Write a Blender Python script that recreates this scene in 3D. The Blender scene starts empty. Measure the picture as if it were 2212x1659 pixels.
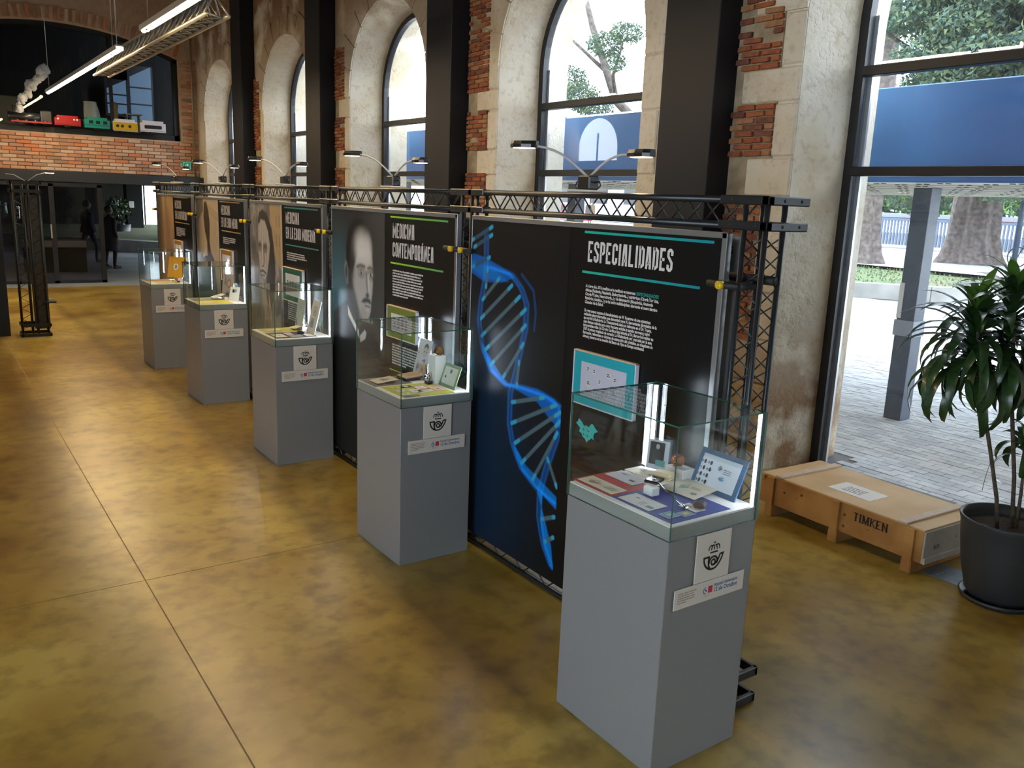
import bpy, bmesh, math, random
import numpy as np
from mathutils import Vector, Matrix
random.seed(7); rng = np.random.default_rng(7)
SC = bpy.context.scene
COL = SC.collection
PI = math.pi

# ------------------------------------------------------------------ camera
cd = bpy.data.cameras.new('camera'); cam = bpy.data.objects.new('camera', cd); COL.objects.link(cam)
CY, CP, CR = math.radians(35.155), math.radians(12.263), math.radians(2.238)
F = Vector((math.sin(CY)*math.cos(CP), math.cos(CY)*math.cos(CP), -math.sin(CP)))
R0 = Vector((math.cos(CY), -math.sin(CY), 0)); U0 = R0.cross(F)
RR = math.cos(CR)*R0 + math.sin(CR)*U0; UU = -math.sin(CR)*R0 + math.cos(CR)*U0
M = Matrix((RR, UU, -F)).transposed().to_4x4(); M.translation = (0, 0, 2.21)
cam.matrix_world = M
cd.sensor_width = 36; cd.lens = 36*1827.45/2212; cd.clip_start = .05; cd.clip_end = 300
SC.camera = cam

# ------------------------------------------------------------------ world, exposure
w = bpy.data.worlds.new('sky'); SC.world = w; w.use_nodes = True
bg = w.node_tree.nodes['Background']
bg.inputs[0].default_value = (.84, .92, 1.0, 1); bg.inputs[1].default_value = 9.0
SC.view_settings.view_transform = 'Standard'; SC.view_settings.look = 'None'
SC.view_settings.gamma = 1; SC.view_settings.use_curve_mapping = False
SC.view_settings.exposure = 0.0
SC.cycles.max_bounces = 9; SC.cycles.transparent_max_bounces = 24
SC.cycles.diffuse_bounces = 4; SC.cycles.glossy_bounces = 5; SC.cycles.transmission_bounces = 6
SC.cycles.sample_clamp_indirect = 6; SC.cycles.caustics_reflective = False; SC.cycles.caustics_refractive = False
TUBE_E = 95.0      # ceiling tubes
LAMP_W = 7.0       # little lamps on the truss
WARM = (1.0, .74, .42)

# ------------------------------------------------------------------ materials
MATS = {}
def mat(name, col=(.5,.5,.5), rough=.6, metal=0, noise=None, bump=None, spec=.5, emit=None, coat=0):
    """noise=(scale, other colour, detail, lo, hi); bump=(scale, strength)"""
    if name in MATS: return MATS[name]
    m = bpy.data.materials.new(name); m.use_nodes = True; MATS[name] = m
    nt = m.node_tree; b = nt.nodes['Principled BSDF']
    b.inputs['Base Color'].default_value = (*col, 1); b.inputs['Roughness'].default_value = rough
    b.inputs['Metallic'].default_value = metal; b.inputs['Specular IOR Level'].default_value = spec
    b.inputs['Coat Weight'].default_value = coat
    tc = None
    if noise or bump:
        tc = nt.nodes.new('ShaderNodeNewGeometry')
    if noise:
        n = nt.nodes.new('ShaderNodeTexNoise'); n.inputs['Scale'].default_value = noise[0]; n.inputs['Detail'].default_value = noise[2]
        r = nt.nodes.new('ShaderNodeValToRGB'); r.color_ramp.elements[0].position = noise[3]; r.color_ramp.elements[1].position = noise[4]
        r.color_ramp.elements[0].color = (*col, 1); r.color_ramp.elements[1].color = (*noise[1], 1)
        nt.links.new(tc.outputs['Position'], n.inputs['Vector']); nt.links.new(n.outputs['Fac'], r.inputs['Fac'])
        nt.links.new(r.outputs['Color'], b.inputs['Base Color'])
    if bump:
        n2 = nt.nodes.new('ShaderNodeTexNoise'); n2.inputs['Scale'].default_value = bump[0]; n2.inputs['Detail'].default_value = 5
        bp = nt.nodes.new('ShaderNodeBump'); bp.inputs['Strength'].default_value = bump[1]; bp.inputs['Distance'].default_value = .02
        nt.links.new(tc.outputs['Position'], n2.inputs['Vector']); nt.links.new(n2.outputs['Fac'], bp.inputs['Height'])
        nt.links.new(bp.outputs['Normal'], b.inputs['Normal'])
    if emit:
        b.inputs['Emission Color'].default_value = (*emit[0], 1); b.inputs['Emission Strength'].default_value = emit[1]
    return m
def glass(name, tint=(1,1,1), ior=1.5, veil=0.0):
    if name in MATS: return MATS[name]
    m = bpy.data.materials.new(name); m.use_nodes = True; MATS[name] = m
    nt = m.node_tree; nt.nodes.clear()
    o = nt.nodes.new('ShaderNodeOutputMaterial'); t = nt.nodes.new('ShaderNodeBsdfTransparent'); g = nt.nodes.new('ShaderNodeBsdfGlossy')
    fr = nt.nodes.new('ShaderNodeFresnel'); mx = nt.nodes.new('ShaderNodeMixShader')
    t.inputs[0].default_value = (*tint, 1); g.inputs['Roughness'].default_value = .0; fr.inputs[0].default_value = ior
    # both sides of a thin pane reflect alike (no total reflection inside it)
    ge = nt.nodes.new('ShaderNodeNewGeometry'); mr = nt.nodes.new('ShaderNodeMapRange')
    mr.inputs['To Min'].default_value = ior; mr.inputs['To Max'].default_value = 1/ior
    nt.links.new(ge.outputs['Backfacing'], mr.inputs['Value']); nt.links.new(mr.outputs[0], fr.inputs[0])
    nt.links.new(fr.outputs[0], mx.inputs[0]); nt.links.new(t.outputs[0], mx.inputs[1]); nt.links.new(g.outputs[0], mx.inputs[2])
    last = mx
    if veil:
        d = nt.nodes.new('ShaderNodeBsdfDiffuse'); d.inputs[0].default_value = (.75,.85,1,1)  # pale blue diffuse share imitates veiling glare on the panes
        m2 = nt.nodes.new('ShaderNodeMixShader'); m2.inputs[0].default_value = veil
        nt.links.new(mx.outputs[0], m2.inputs[1]); nt.links.new(d.outputs[0], m2.inputs[2]); last = m2
    nt.links.new(last.outputs[0], o.inputs[0])
    return m
def vcol(name, rough=.55):
    if name in MATS: return MATS[name]
    m = mat(name, rough=rough, spec=.28); a = m.node_tree.nodes.new('ShaderNodeAttribute'); a.attribute_name = 'Col'
    m.node_tree.links.new(a.outputs['Color'], m.node_tree.nodes['Principled BSDF'].inputs['Base Color'])
    return m
def srgb(r, g, b):
    f = lambda c: (c/255/12.92 if c <= 10 else ((c/255+.055)/1.055)**2.4)
    return (f(r), f(g), f(b))

# ------------------------------------------------------------------ object helpers
def link(name, me, m=None, parent=None):
    o = bpy.data.objects.new(name, me); COL.objects.link(o)
    if m is not None and me is not None:
        for mm in (m if isinstance(m, (list, tuple)) else [m]): me.materials.append(mm)
    if parent: o.parent = parent
    return o
def tag(o, label, cat, group=None):
    o['label'] = label; o['category'] = cat
    if group: o['group'] = group
    return o
def struct(o, label=None):
    o['kind'] = 'structure'
    if label: o['label'] = label
    return o
def empty(name, loc=(0,0,0), rz=0):
    o = bpy.data.objects.new(name, None); COL.objects.link(o); o.location = loc; o.rotation_euler = (0,0,rz)
    o.empty_display_size = .1
    return o
class MB:
    def __init__(s): s.v = []; s.f = []; s.mi = []; s.smooth = []
    def add(s, vs, fs, mi=0, sm=False):
        k = len(s.v); s.v += [tuple(p) for p in vs]; s.f += [tuple(i+k for i in f) for f in fs]; s.mi += [mi]*len(fs); s.smooth += [sm]*len(fs)
        return s
    def box(s, x0, y0, z0, x1, y1, z1, mi=0, mtx=None):
        vs = [(x,y,z) for x in (x0,x1) for y in (y0,y1) for z in (z0,z1)]
        if mtx is not None: vs = [tuple(mtx @ Vector(p)) for p in vs]
        return s.add(vs, [(0,1,3,2),(4,6,7,5),(0,4,5,1),(2,3,7,6),(0,2,6,4),(1,5,7,3)], mi)
    def bbox(s, x0, y0, z0, x1, y1, z1, b=.004, mi=0, mtx=None):
        """box with chamfered vertical and horizontal edges"""
        X = [x0,x0+b,x1-b,x1]; Y=[y0,y0+b,y1-b,y1]; Z=[z0,z0+b,z1-b,z1]
        bm = bmesh.new(); bmesh.ops.create_cube(bm, size=1)
        for v in bm.verts: v.co = Vector(((x0+x1)/2+v.co.x*(x1-x0), (y0+y1)/2+v.co.y*(y1-y0), (z0+z1)/2+v.co.z*(z1-z0)))
        bmesh.ops.bevel(bm, geom=list(bm.edges), offset=b, segments=1, affect='EDGES')
        vs = [(mtx @ v.co if mtx is not None else v.co.copy()) for v in bm.verts]; bm.verts.index_update()
        s.add(vs, [[v.index for v in f.verts] for f in bm.faces], mi); bm.free(); return s
    def tube(s, pts, r, n=8, mi=0, caps=True):
        pts = [Vector(p) for p in pts]; rs = r if isinstance(r, (list, tuple)) else [r]*len(pts)
        rings = []; prev = None
        for i, p in enumerate(pts):
            d = (pts[min(i+1,len(pts)-1)]-pts[max(i-1,0)]).normalized()
            a = prev if prev is not None else (Vector((0,0,1)) if abs(d.z) < .9 else Vector((1,0,0)))
            x = d.cross(a).normalized() if prev is None else (a - d*a.dot(d)).normalized()
            prev = x; y = d.cross(x)
            rings.append([p + (x*math.cos(2*PI*k/n)+y*math.sin(2*PI*k/n))*rs[i] for k in range(n)])
        vs = [q for g in rings for q in g]; fs = []
        for i in range(len(rings)-1):
            for k in range(n): fs.append((i*n+k, i*n+(k+1)%n, (i+1)*n+(k+1)%n, (i+1)*n+k))
        if caps: fs += [tuple(range(n-1,-1,-1)), tuple((len(rings)-1)*n+k for k in range(n))]
        return s.add(vs, fs, mi, True)
    def lathe(s, prof, c=(0,0,0), n=32, mi=0, wob=None):
        vs = []; fs = []
        for j, (r, z) in enumerate(prof):
            for k in range(n):
                a = 2*PI*k/n; q = r*(wob(a, z) if wob else 1); vs.append((c[0]+q*math.cos(a), c[1]+q*math.sin(a), c[2]+z))
        for j in range(len(prof)-1):
            for k in range(n): fs.append((j*n+k, j*n+(k+1)%n, (j+1)*n+(k+1)%n, (j+1)*n+k))
        return s.add(vs, fs, mi, True)
    def quad(s, a, b, c, d, mi=0): return s.add([a,b,c,d], [(0,1,2,3)], mi)
    def blob(s, c, r, mi=0, sub=1, sc=(1,1,1), jit=.12):
        bm = bmesh.new(); bmesh.ops.create_icosphere(bm, subdivisions=sub+1, radius=r); bm.verts.index_update()
        vs = [(c[0]+v.co.x*sc[0]*(1+random.uniform(-jit,jit)), c[1]+v.co.y*sc[1]*(1+random.uniform(-jit,jit)), c[2]+v.co.z*sc[2]*(1+random.uniform(-jit,jit))) for v in bm.verts]
        s.add(vs, [[v.index for v in f.verts] for f in bm.faces], mi, True); bm.free(); return s
    def mesh(s, name):
        me = bpy.data.meshes.new(name); me.from_pydata(s.v, [], s.f); me.polygons.foreach_set('material_index', s.mi)
        me.polygons.foreach_set('use_smooth', s.smooth); me.update()
        return me
    def build(s, name, m, parent=None, fix=True):
        me = s.mesh(name)
        if fix and len(s.v) < 60000:
            bm = bmesh.new(); bm.from_mesh(me); bmesh.ops.recalc_face_normals(bm, faces=bm.faces); bm.to_mesh(me); bm.free()
        return link(name, me, m, parent)
def ribbon(mb, pts, wd, closed=False, mp=lambda x,y:(x,y,0), mi=0):
    """flat stroke with mitred joints; mp maps 2-D to 3-D"""
    P = [np.array(p, float) for p in pts]; n = len(P); L = []; Rr = []
    for i in range(n):
        a = P[i-1] if (i > 0 or closed) else None; b = P[(i+1) % n] if (i < n-1 or closed) else None
        d1 = (P[i]-a)/max(np.linalg.norm(P[i]-a),1e-9) if a is not None else None
        d2 = (b-P[i])/max(np.linalg.norm(b-P[i]),1e-9) if b is not None else None
        if d1 is None: d1 = d2
        if d2 is None: d2 = d1
        n1 = np.array((-d1[1], d1[0])); n2 = np.array((-d2[1], d2[0])); m = n1+n2; q = np.linalg.norm(m)
        m = n1 if q < 1e-6 else m/q
        k = wd/2/max(m.dot(n1), .45)
        L.append(P[i]+m*k); Rr.append(P[i]-m*k)
    vs = []
    for i in range(n): vs += [mp(*L[i]), mp(*Rr[i])]
    fs = [(2*i, 2*i+1, 2*((i+1)%n)+1, 2*((i+1)%n)) for i in range(n if closed else n-1)]
    mb.add(vs, fs, mi)
# stroke letters (condensed poster capitals) ------------------------------------------------
def glyph(ch, t):
    W = {'I': t*1.15, 'M': .50, 'W': .5, ' ': .14, 'K': .36, 'N': .37}.get(ch, .335)
    a = t/2; L, Rr, B, T = a, W-a, a, 1-a; c = .07; mid = W/2
    g = {
     'E': [[(Rr+a*.6,T),(L,T),(L,B),(Rr+a*.6,B)],[(L,.5),(Rr,.5)]],
     'S': [[(Rr,.70),(Rr,T-c),(Rr-c,T),(L+c,T),(L,T-c),(L,.66),(Rr,.38),(Rr,B+c),(Rr-c,B),(L+c,B),(L,B+c),(L,.30)]],
     'P': [[(L,0),(L,T),(Rr-c,T),(Rr,T-c),(Rr,.45+c),(Rr-c,.45),(L,.45)]],
     'R': [[(L,0),(L,T),(Rr-c,T),(Rr,T-c),(Rr,.48+c),(Rr-c,.48),(L,.48)],[(mid,.48),(Rr,0)]],
     'C': [[(Rr,.67),(Rr,T-c),(Rr-c,T),(L+c,T),(L,T-c),(L,B+c),(L+c,B),(Rr-c,B),(Rr,B+c),(Rr,.33)]],
     'G': [[(Rr,.67),(Rr,T-c),(Rr-c,T),(L+c,T),(L,T-c),(L,B+c),(L+c,B),(Rr-c,B),(Rr,B+c),(Rr,.48),(mid,.48)]],
     'O': [[(L+c,B),(L,B+c),(L,T-c),(L+c,T),(Rr-c,T),(Rr,T-c),(Rr,B+c),(Rr-c,B),(L+c,B)]],
     'D': [[(L,0),(L,1)],[(L,T),(Rr-.11,T),(Rr,T-.10),(Rr,B+.10),(Rr-.11,B),(L,B)]],
     'U': [[(L,1),(L,B+c),(L+c,B),(Rr-c,B),(Rr,B+c),(Rr,1)]],
     'I': [[(mid,0),(mid,1)]], 'L': [[(L,1),(L,B),(Rr+a*.6,B)]],
     'T': [[(0,T),(W,T)],[(mid,T),(mid,0)]],
     'A': [[(L*.9,0),(mid-a*.75,T),(mid+a*.75,T),(W-L*.9,0)],[(L+.03,.25),(Rr-.03,.25)]],
     'M': [[(L,0),(L,1)],[(L,.97),(mid,.28),(Rr,.97)],[(Rr,1),(Rr,0)]],
     'N': [[(L,0),(L,1)],[(L,.97),(Rr,.03)],[(Rr,0),(Rr,1)]], 'K': [[(L,0),(L,1)],[(Rr,1),(L,.42)],[(L+.06,.5),(Rr,0)]],
    }.get(ch, [])
    return g, W
def poster_text(mb, txt, x, y, h, width, t=.138, mp=None, gap=.055):
    acc = {'Á': ('A','/'), 'Ü': ('U','..')}
    tot = 0; items = []
    for ch in txt:
        base, ac = acc.get(ch, (ch, None)); g, W = glyph(base, t); items.append((g, W, ac, tot)); tot += W+gap
    sx = width/(tot-gap)
    for g, W, ac, o in items:
        for pl in g:
            # widen strokes are drawn in squeezed space so stems keep their weight
            ribbon(mb, [((o+px)*sx+x, py*h+y) for px, py in pl], t*h, mp=mp)
        if ac == '/': ribbon(mb, [((o+W*.45)*sx+x, 1.05*h+y), ((o+W*.75)*sx+x, 1.17*h+y)], t*h*.7, mp=mp)
        if ac == '..':
            for q in (.3, .7): ribbon(mb, [((o+W*q)*sx+x, 1.06*h+y), ((o+W*q)*sx+x, 1.14*h+y)], t*h*.7, mp=mp)
def font_text(name, txt, size, m, parent, mtx, sx=1.0, off=0.0, align='LEFT', shear=0):
    cu = bpy.data.curves.new('t', 'FONT'); cu.body = txt; cu.size = size; cu.offset = off; cu.resolution_u = 2; cu.align_x = align; cu.shear = shear
    cu.space_line = 1.0
    o = bpy.data.objects.new('t', cu); COL.objects.link(o)
    bpy.context.view_layer.update()
    me = bpy.data.meshes.new_from_object(o.evaluated_get(bpy.context.evaluated_depsgraph_get()))
    bpy.data.objects.remove(o); bpy.data.curves.remove(cu)
    me.transform(mtx @ Matrix.Diagonal((sx,1,1,1))); me.materials.clear(); me.name = name
    return link(name, me, m, parent)
def word_rows(mb, x, y, widths, pitch, hh, mp, seed=1):
    """rows of illegible small print: word sized dashes"""
    rr = random.Random(seed)
    for i, wd in enumerate(widths):
        c = x; yy = y - i*pitch
        while c < x+wd-.004:
            l = min(rr.uniform(.5, 2.6)*hh*1.7, x+wd-c); k = hh*rr.choice((.8,1,1))
            mb.quad(mp(c,yy), mp(c+l,yy), mp(c+l,yy+k), mp(c,yy+k)); c += l+hh*.38
def mface(o, right, up):       # matrix: local X -> right, local Y -> up
    r = Vector(right).normalized(); u = Vector(up).normalized(); n = r.cross(u)
    m = Matrix((r, u, n)).transposed().to_4x4(); m.translation = o; return m

# shared materials
m_black = mat('black_metal', (.012,.013,.015), .35, .0, coat=.2)
m_frame = mat('window_black', (.008,.010,.014), .4)
m_steel = mat('dark_steel', (.006,.009,.015), .5, noise=(1.3,(.008,.012,.019),3,.3,.7), spec=.35)
m_alu = mat('aluminium', (.55,.56,.58), .35, .9)
m_board = mat('grey_board', (.58,.62,.68), .4, bump=(3,.1))
m_white = mat('white_paper', (.80,.79,.76), .6)
m_ink = mat('black_ink', (.01,.01,.012), .6)
m_blackpanel = mat('black_print', (.006,.007,.008), .33, spec=.28)
m_ochre = mat('ochre', (.62,.33,.02), .5)
m_glass = glass('window_glass', (.96,.98,1), 1.5, .035)
m_case = glass('showcase_glass', (.965,.99,.98), 1.45)
m_edge = mat('glass_edge', (.04,.15,.12), .15, coat=.5)
m_yellow = mat('yellow_plastic', (.75,.5,.01), .4)
m_led = mat('led_white', (1,1,1), .5, emit=((.80,.86,1), 48))
m_tube = mat('tube_glow', (1,1,1), .5, emit=(WARM, TUBE_E))

# ================================================================== SETTING
XF, XG, XO = 5.86, 6.35, 6.86            # wall face, window plane, outer face
LEFTS = [21.35, 17.22, 13.09, 8.83, 4.51, 0.20]   # far jamb of each arched window at the inner face
HALFW, SPRING = 1.25, 3.75
# --- floor: slabs with recessed joints
m_floor = mat('polished_concrete', (.33,.205,.062), .3)
nt = m_floor.node_tree; b = nt.nodes['Principled BSDF']; g = nt.nodes.new('ShaderNodeNewGeometry')
def noise(nt, g, sc, det, sx=1, sy=1):
    mp = nt.nodes.new('ShaderNodeMapping'); mp.inputs['Scale'].default_value = (sx, sy, 1); mp.inputs['Location'].default_value = (3.1, 7.7, .37)
    n = nt.nodes.new('ShaderNodeTexNoise'); n.inputs['Scale'].default_value = sc; n.inputs['Detail'].default_value = det
    nt.links.new(g.outputs['Position'], mp.inputs['Vector']); nt.links.new(mp.outputs[0], n.inputs['Vector']); return n.outputs['Fac']
def ramp(nt, fac, stops):
    r = nt.nodes.new('ShaderNodeValToRGB'); e = r.color_ramp.elements
    while len(e) < len(stops): e.new(.5)
    for k, (p, c) in enumerate(stops): e[k].position = p; e[k].color = (*c, 1) if len(c) == 3 else c
    nt.links.new(fac, r.inputs['Fac']); return r.outputs['Color']
def mixc(nt, a, b2, fac, mode='MULTIPLY'):
    m = nt.nodes.new('ShaderNodeMix'); m.data_type = 'RGBA'; m.blend_type = mode
    if isinstance(fac, float): m.inputs[0].default_value = fac
    else: nt.links.new(fac, m.inputs[0])
    nt.links.new(a, m.inputs[6]); nt.links.new(b2, m.inputs[7]); return m.outputs[2]
c1 = ramp(nt, noise(nt, g, 1.1, 8), [(.3,(.245,.138,.022)),(.5,(.41,.275,.050)),(.68,(.55,.42,.105))])
c2 = ramp(nt, noise(nt, g, 9, 10), [(.32,(.55,.52,.48)),(.55,(1,1,1)),(.8,(1,1,1))])
c3 = ramp(nt, noise(nt, g, .9, 4, 1.6, .12), [(.25,(.55,.47,.38)),(.5,(.9,.87,.82)),(.65,(1,1,1))])
cc = mixc(nt, mixc(nt, c1, c2, .75), c3, .7)
# paler lane, darker tone by the wall and dark dragged stains along the hall
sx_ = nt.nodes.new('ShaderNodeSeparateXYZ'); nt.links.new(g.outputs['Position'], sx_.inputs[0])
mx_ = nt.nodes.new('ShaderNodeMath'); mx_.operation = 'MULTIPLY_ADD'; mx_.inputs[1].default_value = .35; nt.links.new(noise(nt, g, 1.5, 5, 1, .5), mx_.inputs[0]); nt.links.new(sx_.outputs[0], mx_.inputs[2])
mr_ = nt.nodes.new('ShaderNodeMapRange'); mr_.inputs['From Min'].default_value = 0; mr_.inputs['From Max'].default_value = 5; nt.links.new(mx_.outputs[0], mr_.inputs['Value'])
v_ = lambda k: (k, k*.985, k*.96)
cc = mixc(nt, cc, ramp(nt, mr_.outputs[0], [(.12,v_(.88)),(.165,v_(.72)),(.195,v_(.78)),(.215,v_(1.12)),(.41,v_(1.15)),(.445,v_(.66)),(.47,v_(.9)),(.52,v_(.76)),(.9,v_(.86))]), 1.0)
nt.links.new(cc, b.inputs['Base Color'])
b.inputs['Roughness'].default_value = .30
m_joint = mat('floor_joint', (.40,.33,.20), .8)
m_lobfloor = mat('lobby_floor', (.30,.32,.35), .22, noise=(.7,(.40,.43,.47),5,.3,.7))
fl = MB().box(-6,-5,-.2,XG+.05,43,-.0025).build('floor', m_joint); struct(fl, 'polished ochre concrete floor of the hall')
xs = [-6,-3.3,.9,XF-.0]; ys = [-5,-3.2,4.85,12.7,20.6,28.6,43]; gp = .0035
for i in range(3):
    for j in range(6):
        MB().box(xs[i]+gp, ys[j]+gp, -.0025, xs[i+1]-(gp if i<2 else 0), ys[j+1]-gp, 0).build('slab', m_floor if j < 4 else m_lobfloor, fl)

# --- right wall with arched openings
m_plaster = mat('limestone', (.50,.42,.30), .9)
nt = m_plaster.node_tree; b = nt.nodes['Principled BSDF']; g = nt.nodes.new('ShaderNodeNewGeometry')
a1 = ramp(nt, noise(nt, g, 1.3, 5), [(.3,(.56,.46,.31)),(.5,(.68,.62,.50)),(.7,(.74,.70,.61))])
a2 = ramp(nt, noise(nt, g, 14, 6), [(.33,(.76,.68,.58)),(.45,(1,1,1)),(.7,(1.06,1.05,1.03))])
sz = nt.nodes.new('ShaderNodeSeparateXYZ'); nt.links.new(g.outputs['Position'], sz.inputs[0])
def zmix(lo, hi, nfac, col, colr, base):
    # old stains: noise shaped, more of them near the ground and above the arches
    mr = nt.nodes.new('ShaderNodeMapRange'); mr.inputs['From Min'].default_value = lo; mr.inputs['From Max'].default_value = hi; nt.links.new(sz.outputs[2], mr.inputs['Value'])
    ad = nt.nodes.new('ShaderNodeMath'); ad.operation = 'MULTIPLY'; nt.links.new(mr.outputs[0], ad.inputs[0]); nt.links.new(ramp(nt, nfac, [(.36,(0,0,0)),(.52,(1,1,1))]), ad.inputs[1])
    cr = nt.nodes.new('ShaderNodeRGB'); cr.outputs[0].default_value = (*col, 1)
    return mixc(nt, base, cr.outputs[0], ad.outputs[0], 'MIX')
base = mixc(nt, a1, a2, .55)
base = zmix(1.7, .5, noise(nt, g, 2.3, 7), (.27,.165,.085), None, base)
base = zmix(3.9, 5.6, noise(nt, g, 1.7, 7), (.26,.15,.075), None, base)
nt.links.new(base, b.inputs['Base Color'])
bp = nt.nodes.new('ShaderNodeBump'); bp.inputs['Strength'].default_value = .35; bp.inputs['Distance'].default_value = .02
nb = ramp(nt, noise(nt, g, 26, 8), [(.35,(0,0,0)),(.5,(.8,.8,.8)),(.8,(1,1,1))])
nm = ramp(nt, noise(nt, g, 1.6, 3), [(.45,(0,0,0)),(.56,(1,1,1))])
nt.links.new(mixc(nt, nb, nm, 1.0), bp.inputs['Height']); nt.links.new(bp.outputs['Normal'], b.inputs['Normal'])
m_rough = mat('rough_stone', (.30,.17,.075), .95, noise=(5,(.47,.36,.21),8,.38,.62), bump=(22,.9))
m_mortar = mat('mortar', (.30,.24,.16), .95, noise=(6,(.46,.38,.26),6,.35,.6), bump=(30,.8))
BR = [mat('brick_red', (.27,.070,.030), .9, noise=(18,(.40,.14,.065),5,.3,.7), bump=(45,.6)),
      mat('brick_orange', (.40,.145,.050), .9, noise=(16,(.30,.09,.04),5,.3,.7), bump=(45,.6)),
      mat('brick_dark', (.15,.045,.028), .9, noise=(18,(.26,.10,.06),5,.3,.7), bump=(45,.6)),
      mat('brick_pale', (.46,.24,.11), .9, noise=(16,(.34,.15,.07),5,.3,.7), bump=(45,.6))]
def arch(half, n=22):
    return [(-half, 0)] + [(-half*math.cos(PI*k/n), SPRING+half*math.sin(PI*k/n)) for k in range(n+1)] + [(half, 0)]
ZT = 7.4
def wall_face(mb, x, half, y0, y1, z1=ZT):
    cs = sorted([l-HALFW for l in LEFTS]); c = y0
    for yc in cs:
        if yc-half > c: mb.quad((x,c,0),(x,yc-half,0),(x,yc-half,z1),(x,c,z1))
        a = arch(half)[1:-1]
        for k in range(len(a)-1):
            mb.quad((x,yc+a[k][0],a[k][1]),(x,yc+a[k+1][0],a[k+1][1]),(x,yc+a[k+1][0],z1),(x,yc+a[k][0],z1))
        c = yc+half
    mb.quad((x,c,0),(x,y1,0),(x,y1,z1),(x,c,z1))
def loft(mb, yc, h1, x1, h2, x2, n=22):
    A, B = arch(h1, n), arch(h2, n)
    for k in range(len(A)-1):
        mb.quad((x1,yc+A[k][0],A[k][1]),(x1,yc+A[k+1][0],A[k+1][1]),(x2,yc+B[k+1][0],B[k+1][1]),(x2,yc+B[k][0],B[k][1]))
wl = MB(); wall_face(wl, XF, HALFW, -5, 22.5); wall_face(wl, XO, 1.22, -5, 22.5)
for l in LEFTS:
    loft(wl, l-HALFW, HALFW, XF, 1.12, XG); loft(wl, l-HALFW, 1.12, XG+.1, 1.22, XO)
wl.quad((XF,-5,ZT),(XO,-5,ZT),(XO,22.5,ZT),(XF,22.5,ZT))
wall_r = wl.build('wall_right', m_plaster, fix=False); struct(wall_r, 'thick limestone and brick wall with tall arched windows')
# brick infill bands between the stone quoins (bricks proud of a recessed mortar bed)
def brick_mesh(i, l, h, d):
    mb = MB().bbox(-d/2, -l/2, -h/2, d/2, l/2, h/2, .004)
    mb.v = [(x+random.uniform(-.003,.003), y+random.uniform(-.004,.004), z+random.uniform(-.003,.003)) for x,y,z in mb.v]
    me = mb.mesh('brick'); me.materials.append(BR[i % 4]); return me
BM = [brick_mesh(k, .19, .041, .05) for k in range(8)]
BH = [brick_mesh(k, .095, .041, .05) for k in range(8)]
def brick_strip(parent, ya, yb, za, zb, skip=()):
    MB().box(XF-.012, ya, za, XF+.03, yb, zb).build('mortar_bed', m_mortar, parent)
    z = za+.026; row = 0
    while z < zb-.02:
        y = ya + (0 if row % 2 == 0 else -.10)
        while y < yb:
            l = .19; y1 = y+l
            lo, hi = max(y, ya), min(y1, yb)
            if hi-lo > .05 and not any(a < z < b2 for a, b2 in skip) and random.random() > .06:
                me = random.choice(BM if hi-lo > .13 else BH); o = link('brick', me, None, parent)
                o.location = (XF-.012+random.uniform(-.012,.004), (lo+hi)/2, z); o.scale = (1, (hi-lo-.008)/(.19 if hi-lo > .13 else .095), 1)
                o.rotation_euler = (random.uniform(-.03,.03), 0, random.uniform(-.03,.03))
            y = y1+.012
        z += .053; row += 1
def quoin(y0, y1, z0, z1, m=None, d=.022):
    mb = MB().bbox(XF-d, y0, z0, XF+.06, y1, z1, .012)
    mb.build('stone_block', m or m_plaster, wall_r)
brick_strip(wall_r, 4.72, 5.17, 1.0, 4.3, skip=((2.32,2.64),(3.07,3.34),(1.0,1.12)))
for z0, z1, wd in ((0,.36,.62),(.36,.74,.5),(.74,1.12,.62),(1.12,1.52,.24),(1.52,1.9,.27),(1.9,2.31,.22),(2.32,2.63,.46),(2.64,3.06,.22),(3.07,3.34,.58),(3.35,3.75,.2),(3.76,4.2,.5)):
    quoin(4.515, 4.51+wd, z0+.005, z1-.005, m_rough if .0 < z1 < .8 and wd > .4 else None)
brick_strip(wall_r, 9.02, 9.48, 2.05, 4.6, skip=((2.5,2.8),(3.25,3.5)))
for z0, z1, wd in ((1.6,2.04,.5),(2.05,2.5,.2),(2.5,2.8,.42),(2.8,3.25,.2),(3.26,3.5,.45),(3.5,4.0,.2)): quoin(8.835, 8.83+wd, z0+.005, z1-.005)
brick_strip(wall_r, 13.26, 13.62, 2.2, 4.5, skip=((2.6,2.9),(3.4,3.7)))
for z0, z1, wd in ((2.0,2.6,.18),(2.6,2.9,.4),(2.9,3.4,.18),(3.4,3.7,.4),(3.7,4.1,.2)): quoin(13.095, 13.09+wd, z0+.005, z1-.005)
for z0, z1, wd in ((0,.5,.45),(.5,1.0,.3),(1.0,1.6,.4),(1.6,2.1,.3),(2.1,2.5,.38),(2.5,3.1,.24),(3.1,3.6,.34),(3.6,4.1,.26)):
    for l in (8.83, 4.51): quoin(l-2.5-wd, l-2.505, z0+.005, z1-.005)
brick_strip(wall_r, 17.4, 17.7, 2.2, 4.4, skip=((2.7,3.0),))
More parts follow.
